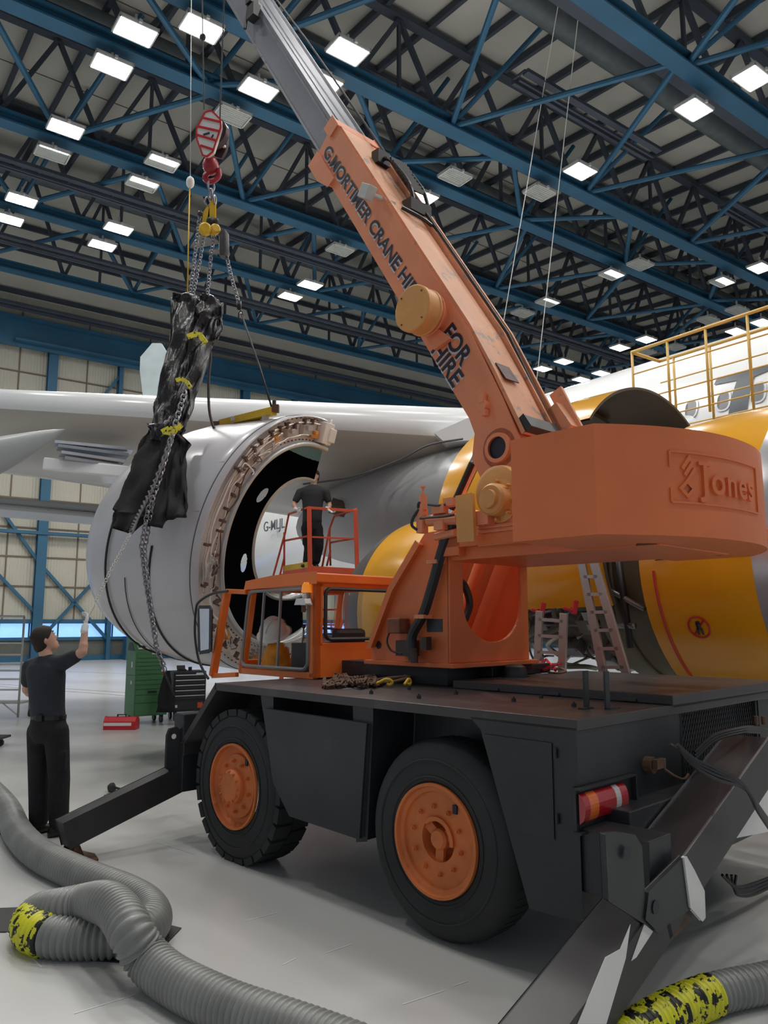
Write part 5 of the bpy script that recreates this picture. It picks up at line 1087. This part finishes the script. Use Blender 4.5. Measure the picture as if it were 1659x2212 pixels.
# ================= people =================
SKIN=mat('skin',(.62,.36,.26),.5,var=.08,scale=8); HAIR=mat('dark_hair',(.022,.013,.010),.7,var=.3,scale=30,bump=.5)
TEE=mat('navy_shirt',(.022,.027,.036),.8,var=.15,scale=6,bump=.3); TEE2=mat('charcoal_shirt',(.03,.03,.033),.8,var=.15,scale=6,bump=.2); TRO=mat('black_trousers',(.010,.010,.012),.85,var=.3,scale=7,bump=.3); GLV=mat('white_glove',(.75,.75,.74),.8); SHOE=mat('black_shoe',(.012,.011,.011),.4)
def cone(mb,a,b,r0,r1,n=14):
    a=Vector(a);b=Vector(b); mb.sph(a,r0,n,8); mb.sph(b,r1,n,8)
    mb.tube([a,b],[r0,r1],n); return mb
def limb(mb,pts,rs):
    for i in range(len(pts)-1): cone(mb,pts[i],pts[i+1],rs[i],rs[i+1])
def rem(o,vox,sm=6):
    m=o.modifiers.new('r','REMESH'); m.mode='VOXEL'; m.voxel_size=vox; m.use_smooth_shade=True
    s_=o.modifiers.new('s','SMOOTH'); s_.factor=.5; s_.iterations=sm
def hand(mb,w,d,side,curl,up):
    """w wrist, d direction of the hand, side: towards the thumb; curled fingers"""
    d=Vector(d).normalized(); side=(Vector(side)-d*Vector(side).dot(d)).normalized(); pal=d.cross(side)*up
    c=w+d*.05; mb.loft([[w+d*t+side*(.022+.018*min(1,t/.05))*math.cos(a)+pal*.016*math.sin(a) for a in [2*PI*i/12 for i in range(12)]] for t in (0,.02,.05,.09)])
    for i,L_ in enumerate((.072,.080,.075,.060)):
        b0=w+d*.085+side*(.030-.020*i); p1=b0+(d*math.cos(curl*.5)+pal*math.sin(curl*.5))*L_*.45; p2=p1+(d*math.cos(curl*1.3)+pal*math.sin(curl*1.3))*L_*.32; p3=p2+(d*math.cos(curl*2)+pal*math.sin(curl*2))*L_*.25
        mb.tube([b0-d*.02,b0,p1,p2,p3],[.010,.010,.009,.0085,.007],8)
    t0=w+d*.03+side*.03; t1=t0+(d*.7+side*.6+pal*.3)*.04; t2=t1+(d*.9+side*.1+pal*.5*curl)*.03; mb.tube([t0-side*.01,t0,t1,t2],[.013,.012,.010,.008],8)
def person(label,J,hf,tilt,tee,bf,belt=True,glove=(True,True),lean=0):
    root=thing('person',label,'person',J['root']); R0=Vector(J['root'])
    g={k:Vector(v)-R0 for k,v in J.items()}
    hf=Vector(hf).normalized(); bf=Vector(bf).normalized(); br=Vector((bf.y,-bf.x,0))
    b=MB()
    # head: skull, jaw, nose, ears
    hr=Vector((hf.y,-hf.x,0)); hfz=(hf*math.cos(tilt)+Vector((0,0,1))*math.sin(tilt)); hu=hr.cross(hfz)
    hc=g['head']; M=Matrix((hr,hfz,hu)).transposed()
    def hp_(x,y,z): return hc+M@Vector((x,y,z))
    rings=[]
    for z,rx,ry,cy in ((-.115,.028,.03,.055),(-.105,.045,.05,.04),(-.08,.056,.07,.022),(-.04,.066,.085,.008),(0,.073,.094,0),(.04,.076,.097,-.004),(.08,.066,.084,-.006),(.105,.042,.055,-.006),(.118,.015,.02,-.006)):
        rings.append([hp_(rx*math.cos(a),cy+ry*math.sin(a),z) for a in [2*PI*i/20 for i in range(20)]])
    b.loft(rings)
    b.tube([hp_(0,.09,.02),hp_(0,.112,-.022),hp_(0,.098,-.03)],[.008,.014,.008],8)
    b.sph(hp_(0,.092,-.062),.014,8,6,sx=1.4); b.sph(hp_(0,.086,-.095),.02,8,6); b.sph(hp_(-.03,.082,.03),.013,8,6); b.sph(hp_(.03,.082,.03),.013,8,6)
    for s_ in (-1,1):
        b.sph(hp_(s_*.078,-.005,-.005),.02,10,8,sx=.45,sz=1.5)
    limb(b,[hp_(0,-.02,-.07),g['neck'],g['chest']],[.055,.058,.07])
    for s_ in 'LR':
        limb(b,[g['sh'+s_],g['el'+s_],g['wr'+s_]],[.048,.040,.027]); b.sph(g['el'+s_].lerp(g['wr'+s_],.25),.042,12,8)
    def trunk(mb,rows,gr):
        rings=[]
        for c,rx,ry in rows: rings.append([c+br*(rx*math.cos(a))+bf*(ry*math.sin(a)) for a in [2*PI*i/24 for i in range(24)]])
        mb.loft(rings)
    pe,ch,nk=g['pelvis'],g['chest'],g['neck']
    trunk(b,[(pe-Vector((0,0,.05)),.12,.09),(pe,.14,.10),(pe.lerp(ch,.45),.125,.09),(ch,.15,.10),(ch.lerp(nk,.7),.14,.08),(nk,.05,.05)],b)
    for s_ in 'LR': limb(b,[g['hip'+s_],g['kn'+s_],g['an'+s_]],[.075,.05,.036]); cone(b,g['an'+s_],g['an'+s_]+g['ft'+s_]*0+bf*.0-Vector((0,0,.04)),.035,.035)
    o=b.build('body',SKIN,root,smooth='all'); rem(o,.011,4)
    # eyes and brows
    e=MB()
    for s_ in (-1,1): e.sph(hp_(s_*.03,.093,.025),.010,8,6)
    e.build('eyes',WHC,root,smooth='all'); e=MB()
    for s_ in (-1,1): e.tube([hp_(s_*.015,.099,.045),hp_(s_*.045,.086,.045)],.005,5); e.sph(hp_(s_*.03,.102,.025),.004,6,4)
    e.build('eyebrows',HAIR,root)
    h=MB(); rings=[]
    for z,rx,ry,cy in ((-.075,.05,.05,-.045),(-.05,.066,.070,-.032),(-.01,.078,.080,-.022),(.03,.084,.094,-.012),(.07,.080,.098,-.004),(.10,.064,.082,.0),(.125,.035,.045,.0),(.132,.01,.01,0)):
        rings.append([hp_(rx*math.cos(a)*(1+.02*math.sin(7*a+z*90)),cy+ry*math.sin(a)*(1+.02*math.cos(9*a+z*70)),z) for a in [2*PI*i/28 for i in range(28)]])
    h.loft(rings); h.build('hair',HAIR,root,smooth='all')
    # shirt
    t=MB(); trunk(t,[(pe+Vector((0,0,.02)),.170,.125),(pe.lerp(ch,.3),.168,.125),(pe.lerp(ch,.7),.182,.13),(ch,.200,.135),(ch.lerp(nk,.5),.190,.12),(ch.lerp(nk,.85),.11,.09),(nk-Vector((0,0,.01)),.068,.068)],t)
    for s_ in 'LR': 
        c=g['sh'+s_].lerp(g['el'+s_],.62); limb(t,[g['sh'+s_],c],[.074,.062]); cone(t,g['sh'+s_],ch.lerp(nk,.55),.07,.10)
    o=t.build('shirt',tee,root,smooth='all'); rem(o,.012,7)
    q=MB(); trunk(q,[(pe+Vector((0,0,.05)),.165,.122),(pe,.172,.130),(pe-Vector((0,0,.10)),.175,.135),(pe-Vector((0,0,.17)),.13,.10)],q)
    for s_ in 'LR': limb(q,[g['hip'+s_],g['kn'+s_],g['an'+s_]+Vector((0,0,.03))],[.106,.090,.082]); q.sph(g['kn'+s_].lerp(g['an'+s_],.8),.085,12,8); q.cb(g['hip'+s_].lerp(g['kn'+s_],.6)+br*(.075 if s_=='R' else -.075),(.05,.1,.16))
    o=q.build('trousers',TRO,root,smooth='all'); rem(o,.012,6)
    if belt:
        k=MB(); k.loft([[pe+Vector((0,0,z))+br*(.172*math.cos(a))+bf*(.128*math.sin(a)) for a in [2*PI*i/24 for i in range(24)]] for z in (.03,.065)]); k.cb(pe+Vector((0,0,.05))+br*.05-bf*.135,(.05,.03,.05)); k.build('belt',SHOE,root)
    for s_ in 'LR':
        f=MB(); a=g['an'+s_]; z0=0 if abs(g['an'+s_].z)<.4 else 0; d=g['ft'+s_]; fr=Vector((d.y,-d.x,0)); gz=g['gnd'].z
        def fp(x,y,z): return Vector((a.x,a.y,gz))+d*y+fr*x+Vector((0,0,z))
        f.loft([[fp(rx*math.cos(t_),y,zc+(rz_ if math.sin(t_)>0 else zc)*math.sin(t_)) for t_ in [2*PI*i/14 for i in range(14)]] for y,rx,rz_,zc in ((-.085,.02,.02,.03),(-.07,.038,.05,.035),(0,.042,.07,.035),(.08,.047,.04,.03),(.15,.045,.03,.028),(.19,.02,.015,.02))])
        f.build('shoe',SHOE,root,smooth='all')
        hm=MB(); w=g['wr'+s_]; dd=(w-g['el'+s_]).normalized(); hd=g.get('hd'+s_); dd=(hd-w).normalized() if hd is not None else dd
        hand(hm,w,dd,bf*.6+br*(-.6 if s_=='R' else .6),.8,1 if s_=='R' else -1); cone(hm,w-dd*.05,w,.031,.031); o=hm.build('glove' if glove else 'hand',GLV,root,smooth='all'); rem(o,.0045,2)
    return root
def Jp(Y0,**k): return {n:onY(v[0],v[1],Y0+(v[2] if len(v)>2 else 0)) for n,v in k.items()}
Y1=7.0
J=Jp(Y1,head=(95,1383),neck=(100,1421,.0),chest=(99,1456),pelvis=(104,1560),shR=(134,1432,-.06),elR=(179,1409,-.12),wrR=(184,1353,-.05),hdR=(187,1340,-.02),shL=(66,1440,.10),elL=(57,1490,.22),wrL=(80,1512,.40),hdL=(92,1515,.45),hipL=(85,1580,.04),hipR=(122,1580,-.04),knL=(84,1680,.06),knR=(128,1682,-.02),anL=(83,1786,.04),anR=(126,1790,-.04))
base=onz(104,1806,0); J['root']=Vector((base.x,base.y,0)); J['gnd']=J['root'].copy(); f1=Vector((.45,.89,0)); J['ftL']=J['root']+Vector((.5,.86,0)).normalized(); J['ftR']=J['root']+Vector((.75,.66,0)).normalized()
for k in ('anL','anR'): J[k].z=.09
person('person in dark navy polo shirt, back turned, pulling a chain with white glove',J,Vector((.80,.6,0)),.42,TEE,f1)
Y2=13.45
J=Jp(Y2,head=(679,1029),neck=(677,1048),chest=(676,1068),pelvis=(674,1132),shR=(648,1064),elR=(634,1090,-.02),wrR=(641,1101,-.28),hdR=(650,1106,-.36),shL=(704,1064),elL=(712,1091,.0),wrL=(710,1101,-.25),hdL=(722,1110,-.30),hipL=(685,1142),hipR=(663,1142),knL=(688,1182,-.05),knR=(668,1184),anL=(681,1217),anR=(664,1220))
fl_=onY(672,1227,Y2); J['root']=fl_; J['gnd']=fl_.copy(); J['ftL']=fl_+Vector((.2,-.98,0)); J['ftR']=fl_+Vector((-.4,-.92,0))
for k in ('anL','anR'): J[k].z=fl_.z+.09
person('person in charcoal T-shirt and black trousers standing on the orange steps platform',J,Vector((-.35,-.94,0)),.1,TEE2,Vector((.0,-1,0)))
# ================= corrugated hoses =================
HOSEG=mat('duct_hose_grey',(.25,.255,.245),.36,var=.15,scale=5)
TAPEY=mat('tape_yellow_black',(.72,.70,.03),.45,var=.04,scale=6,col2=(.01,.01,.01),cov=.52,sharp=.01)
def hose(name,pts,r,label,tape=None,pitch=.034):
    P=spline(pts,14); L=[0]
    for a,b in zip(P,P[1:]): L.append(L[-1]+(b-a).length)
    n=int(L[-1]/pitch*4); Q=[];rr=[];j=0
    prof_=(1.05,1.0,.88,1.0)
    for i in range(n+1):
        t=L[-1]*i/n
        while j<len(L)-2 and L[j+1]<t: j+=1
        Q.append(P[j].lerp(P[j+1],(t-L[j])/max(1e-9,L[j+1]-L[j]))); rr.append(r*prof_[i%4])
    for _ in range(60): Q=[Q[0]]+[(Q[i-1]+Q[i]*2+Q[i+1])/4 for i in range(1,len(Q)-1)]+[Q[-1]]
    mb=MB(); mb.tube(Q,rr,22); o=mb.build(name,HOSEG,None,smooth='all'); tag(o,label,'hose')
    if tape:
        a,b=tape; org=o.location; q=[p-org for p in Q if True]; i0=int(n*L[int(a*14)]/L[-1]);i1=int(n*L[min(len(L)-1,int(b*14))]/L[-1]); tb=MB(); tb.tube(q[i0:i1],[x*.98+.006 for x in rr[i0:i1]],22); tb.build('hazard_tape',TAPEY,o,smooth='all')
    return o
def hz_(l): return [onz(x,y,z) for x,y,z in l]
hose('ventilation_hose',hz_([(-130,1600,.095),(-60,1668,.095),(8,1738,.095),(38,1798,.095),(84,1845,.095),(148,1878,.095),(211,1905,.095),(274,1930,.095),(318,1958,.095),(330,1990,.095),(300,2016,.095),(240,2026,.095),(177,2028,.095),(110,2024,.095),(70,2008,.095),(72,1982,.085),(100,1968,.15),(145,1962,.2),(190,1952,.23),(232,1950,.29),(262,1976,.28),(285,2018,.25),(312,2064,.14),(359,2108,.095),(422,2144,.095),(506,2182,.095),(600,2214,.095),(720,2258,.095),(900,2330,.095)]),.108,'long grey corrugated hose looping over itself on the floor at lower left',(13.2,14.7))
hose('ventilation_hose',hz_([(1760,2095,.085),(1659,2122,.085),(1560,2142,.085),(1480,2172,.085),(1400,2215,.085),(1330,2265,.085)]),.085,'grey corrugated hose with yellow and black tape at the lower right corner',(2.3,4.9))
m_=MB(); P=[onz(x,y,.0) for x,y in ((-120,1968),(180,1956),(392,2006),(318,2085),(143,2072),(190,2016),(-120,2014))]; m_.prism(P,(0,0,.006)); tag(m_.build('floor_mat',mat('mat_black',(.018,.018,.02),.6),None),'flat black mat on the floor under the looped hose','mat')
m_=MB(); P=[onz(x,y,.0) for x,y in ((-60,1785),(12,1780),(18,1800),(-60,1812))]; m_.prism(P,(0,0,.006)); tag(m_.build('floor_mat',MATS['mat_black'],None),'small black mat piece at the left edge beside the long hose','mat')
# ================= tool cabinets =================
GRN=mat('cabinet_green',(.085,.24,.10),.45,var=.1,scale=2)
def cab_(name,label,px,py_,rot,cat='tool cabinet'):
    p=onz(px,py_,0); return thing(name,label,cat,p,rot)
t=cab_('tool_cabinet','tall green tool cabinet on castors with a smaller green chest on top',287,1566,math.radians(36))
def tb(mb,name,m,**k): return mb.build(name,m,t,**k)
W1,D1_=.62,.52
b=MB(); b.box(0,W1,0,D1_,.14,.86); tb(b,'lower_cabinet',GRN,bevel=.01)
b=MB(); b.box(-.0,W1-.12,.02,D1_,.86,1.28); b.prism([(0,.02,1.28),(0,D1_,1.28),(0,D1_-.02,1.50),(0,.24,1.50)],(W1-.12,0,0)); tb(b,'upper_chest',GRN,bevel=.006)
b=MB(); b.prism([(-.004,.06,1.30),(-.004,D1_-.08,1.30),(-.004,D1_-.14,1.45),(-.004,.24,1.45)],(-.004,0,0)); tb(b,'open_compartment',DARK)
for i in range(5):
    b=MB(); b.box(.03,W1-.15,.008,.022,.89+i*.07,.945+i*.07); tb(b,'drawer',GRN,bevel=.003)
for i,(z0,z1) in enumerate(((.16,.36),(.38,.50),(.52,.60),(.62,.68),(.70,.76),(.78,.84))):
    b=MB(); b.box(.02,W1-.02,-.012,.002,z0,z1); d_=tb(b,'drawer',GRN,bevel=.003)
    if i==2: h=MB(); h.box(.24,.40,-.03,-.012,.545,.58); h.build('handle',DARK,d_)
for x,y in ((.08,.08),(W1-.08,.08),(.08,D1_-.08),(W1-.08,D1_-.08)):
    b=MB(); b.tube([(x-.02,y,.065),(x+.02,y,.065)],.065,14); b.box(x-.03,x+.03,y-.03,y+.03,.10,.14); tb(b,'castor',DARK)
b=MB(); b.box(-.006,-.001,.15,.22,.70,.76); b.box(-.006,-.001,.15,.21,1.0,1.10); b.box(.30,.42,-.0,.018,1.235,1.265); tb(b,'pale_label',WHC)
b=MB(); b.prism([(.06,.05,1.325),(.30,.05,1.325),(.30,.16,1.42),(.06,.16,1.42)],(0,-.01,.006)); lb_=tb(b,'tray_liner',WHC)
b=MB(); [b.prism([(.07+.08*i,.075,1.355),(.12+.08*i,.075,1.355),(.12+.08*i,.12,1.39),(.07+.08*i,.12,1.39)],(0,-.012,.008)) for i in range(3)]; b.build('slot',DARK,lb_)
def item(name,label,cat,fn,loc,m,rot=0,smooth=False,bevel=0):
    b=MB(); fn(b); o=b.build(name,m,None,top=False,smooth=smooth,bevel=bevel); o.location=loc; o.rotation_euler=(0,0,rot); return tag(o,label,cat)
tl0=t.location; Rz=Matrix.Rotation(math.radians(36),3,'Z')
def onT(x,y,z): return tl0+Rz@Vector((x,y,z))
item('cable_drum','yellow round cable drum lying on top of the green cabinet','cable drum',lambda b:(b.lathe([(.0001,-.05),(.10,-.05),(.10,-.03),(.05,-.03),(.05,.03),(.10,.03),(.10,.05),(.0001,.05)],(0,0,.10),(0,1,0),20)),onT(.33,.34,1.50),YEL,.6)
item('red_grinder','small orange-red hand tool on the step of the green cabinet','hand tool',lambda b:(b.box(-.09,.09,-.03,.03,0,.05),b.box(.02,.06,-.02,.02,.05,.06)),onT(.35,.0,.862) if False else onT(W1-.055,.15,.862),STO,.8,bevel=.01)
t=cab_('tool_chest','black tool chest with five bright drawer handles on castors',372,1558,math.radians(30))
b=MB(); b.box(0,.62,0,.45,.16,.90); tb(b,'chest_body',DARK,bevel=.01)
for i in range(6):
    b=MB(); z=.20 if i==0 else .30+.095*i-.01; b.box(.02,.60,-.012,.002,z,z+(.13 if i==0 else .085)); d_=tb(b,'drawer',BLACK,bevel=.003)
    if i: h=MB(); h.box(.03,.59,-.026,-.012,z+.06,z+.075); h.build('handle',CHROME,d_)
b=MB(); b.box(.02,.08,-.016,-.012,.24,.29); b.box(.42,.58,-.016,-.012,.84,.87) ; tb(b,'pale_label',WHC)
b=MB(); b.box(.46,.56,-.018,-.012,.22,.32); tb(b,'orange_sticker',STO)
for x,y in ((.06,.06),(.56,.06),(.06,.39),(.56,.39)):
    b=MB(); b.tube([(x-.02,y,.07),(x+.02,y,.07)],.07,14); b.box(x-.03,x+.03,y-.03,y+.03,.12,.16); tb(b,'castor',DARK)
tl0=t.location; Rz=Matrix.Rotation(math.radians(30),3,'Z')
item('small_case','small black open case on the black tool chest','case',lambda b:(b.box(-.08,.08,-.05,.05,0,.03),b.prism([(-.08,.05,.03),(.08,.05,.03),(.08,.08,.10),(-.08,.08,.10)],(0,.01,0))),onT(.2,.2,.90),DARK,.5)
item('small_pot','small dark pot beside the case on the black tool chest','pot',lambda b:b.tube([(0,0,0),(0,0,.07)],.035,12),onT(.36,.2,.90),DARK)
# jacket hung between cabinets, bar
b=MB(); rows=[]
for i in range(9):
    z=.95-.09*i; rows.append([Vector(((.05+.015*i)*math.cos(a)*(1+.15*math.sin(3*a+i)),(.05+.01*i)*math.sin(a),z)) for a in [2*PI*k/14 for k in range(14)]])
b.loft(rows); o=b.build('hanging_cloth',TRO,None,smooth='all',top=False); p=onz(356,1566,0); o.location=(p.x,p.y,.0); tag(o,'black cloth hanging between the green cabinet and the black tool chest','cloth')
b=MB(); b.tube([onY(337,1400,14.3),onY(355,1452,14.2),onY(376,1502,14.1)],.022,8); b.tube([onY(337,1400,14.3),onY(336,1330,14.6)],.008,5); tag(b.build('pole',DARK,None,smooth='all'),'dark slanting bar in front of the black tool chest','bar')
t=cab_('tool_case','red metal tool case with pale band on the floor by the green cabinet',262,1575,math.radians(2),'tool case')
b=MB(); b.prism([(-.27,-.12,0),(-.27,.12,0),(-.27,.12,.14),(-.27,.05,.21),(-.27,-.05,.21),(-.27,-.12,.14)],(.54,0,0)); tb(b,'case_body',RED,bevel=.01)
b=MB(); b.box(-.265,.20,-.128,-.12,.07,.12); tb(b,'pale_band',WHC); b=MB(); b.box(-.08,.08,-.012,.012,.235,.25); b.box(-.08,-.06,-.012,.012,.2,.25); b.box(.06,.08,-.012,.012,.2,.25); tb(b,'handle',DARK)
# ladder platform at far left, trolley castor, lamp on the floor
p=onz(35,1552,0); t=thing('step_ladder','silver wheeled step ladder cut by the left edge behind the man','ladder',p,0)
for x,yy,z1 in ((.03,0,1.93),(.08,.35,1.0),(-.55,0,1.93)): b=MB(); b.tube([(x,yy,.02 if x<.05 else .1),(x,yy,z1)],.022,8); tb(b,'stile',LDM,smooth='all')
b=MB(); b.tube([(.03,0,1.93),(-.55,0,1.93)],.022,8); tb(b,'top_bar',LDM,smooth='all')
for z in (.30,.52,.72,.88,1.0,1.18,1.40): b=MB(); b.box(-.55,.03,-.03,.05,z,z+.03); tb(b,'rung',LDM)
b=MB(); b.box(-.55,.08,.0,.35,.27,.31); b.bar((.03,0,.05),(-.3,.0,.3),.02); tb(b,'base_frame',LDM); b=MB(); b.tube([(.08,.35,.06),(.12,.35,.06)],.06,14); tb(b,'castor',DARK)
p=onz(0,1612,0); item('trolley','edge of a low black trolley with a castor at the left margin','trolley',lambda b:(b.box(-.5,.06,-.2,.2,.11,.14),b.tube([(0,-.02,.05),(0,.02,.05)],.05,14),b.box(-.02,.02,-.03,.03,.08,.12),b.tube([(-.4,-.02,.05),(-.4,.02,.05)],.05,14)),p,DARK)
p=onz(232,1712,0); item('work_lamp','small black hand lamp with clear case lying on the floor behind the outrigger','lamp',lambda b:(b.lathe([(.0001,0),(.04,0),(.055,.03),(.05,.06),(.0001,.07)],(0,.04,.03),(1,0,.3),12),b.tube([(.05,.04,.05),(.16,.03,.02),(.30,.05,.012)],.012,6)),p,DARK,smooth=True)
p=onz(240,1722,0); item('plastic_tray','small clear grey plastic tray beside the lamp on the floor','tray',lambda b:(b.box(-.06,.10,-.04,.05,0,.005),b.box(-.06,.10,-.04,-.035,0,.035),b.box(-.06,.10,.045,.05,0,.035),b.box(-.06,-.055,-.04,.05,0,.035),b.box(.095,.10,-.04,.05,0,.035)),p,LAMPF)
# control box on the far wall
item('control_cabinet','blue control cabinet with white notice against the far wall','cabinet',lambda b:(b.box(-.9,.9,-.25,.25,0,1.15),b.box(-.6,-.1,-.26,-.2,1.15,1.3)),wA(13.6,39.1,0),BLUE,ROT_A)
b=MB(); b.box(-.7,-.5,-.27,-.26,.7,1.0); o=bpy.data.objects['control_cabinet']; b.build('white_notice',WHC,o)
# ================= loose gear on the crane deck =================
random.seed(5)
b=MB()
for k in range(9):
    pts=[]; cx=random.uniform(715,815); cy=1472
    for q in range(7):
        px=cx+random.uniform(-34,34); px=min(838,max(702,px)); py_=random.uniform(1462,1484)-(abs(px-760)*-.0); p=onz(px,py_,1.335); pts.append(p+Vector((0,0,random.uniform(0,.05)*max(0,1-abs(px-770)/70))))
    chain(b,spline(pts,5),.040,.0065,.65)
tag(b.build('rusty_chain',RUST,None,smooth='all'),'heap of rusty chain on the crane deck behind the cab','chain')
b=MB(); c=onz(848,1474,1.345); b.tube([c+Vector((.13*math.cos(a)+.02*math.sin(2*a),.07*math.sin(a),.02+.02*math.sin(a+1))) for a in [2*PI*i/24 for i in range(25)]],.012,8,cap=False); tag(b.build('shackle_ring',RUST,None,smooth='all'),'large rusty oval ring lying on the chain heap','ring')
for k,(px,py_,lab) in enumerate(((828,1478,'yellow chain hook nearest the chain heap on the deck'),(845,1460,'upright yellow chain hook inside the rusty ring'),(866,1462,'upper yellow chain hook right of the rusty ring'),(872,1470,'middle yellow chain hook right of the rusty ring'),(880,1478,'yellow chain hook furthest right on the deck'))):
    b=MB(); c=onz(px,py_,1.345); a0=.3*k; pts=[c+Vector((x*math.cos(a0)*.9,x*math.sin(a0)*.5,z)) for x,z in ((-.07,.0),(-.03,.015),(.02,.035),(.06,.03),(.075,.01),(.05,-.005),(.03,.005))]; b.tube(spline(pts,4),.012,7); tag(b.build('chain_hook',YEL,None,smooth='all'),lab,'hook')
b=MB()
for k in range(4): b.bar(onz(1168+k*6,1450-k*5,1.39),onz(1190+k*7,1448-k*2,1.42)+Vector((0,0,.03)),.02)
b.tube([onz(1172,1449,1.39),onz(1168,1440,1.39)+Vector((0,0,.04)),onz(1180,1436,1.39)+Vector((0,0,.05)),onz(1200,1448,1.39)],.014,6); tag(b.build('ratchet_clamp',RED,None),'red ratchet clamp lying at the back of the crane deck','clamp')
b=MB(); b.tube(spline([onz(1185,1452,1.385),onz(1205,1454,1.385),onz(1222,1450,1.385),onz(1212,1444,1.385),onz(1195,1446,1.385)],4),.010,6); tag(b.build('rope_coil',RUST,None,smooth='all'),'small brown loop of rope beside the red clamp on the deck','rope')
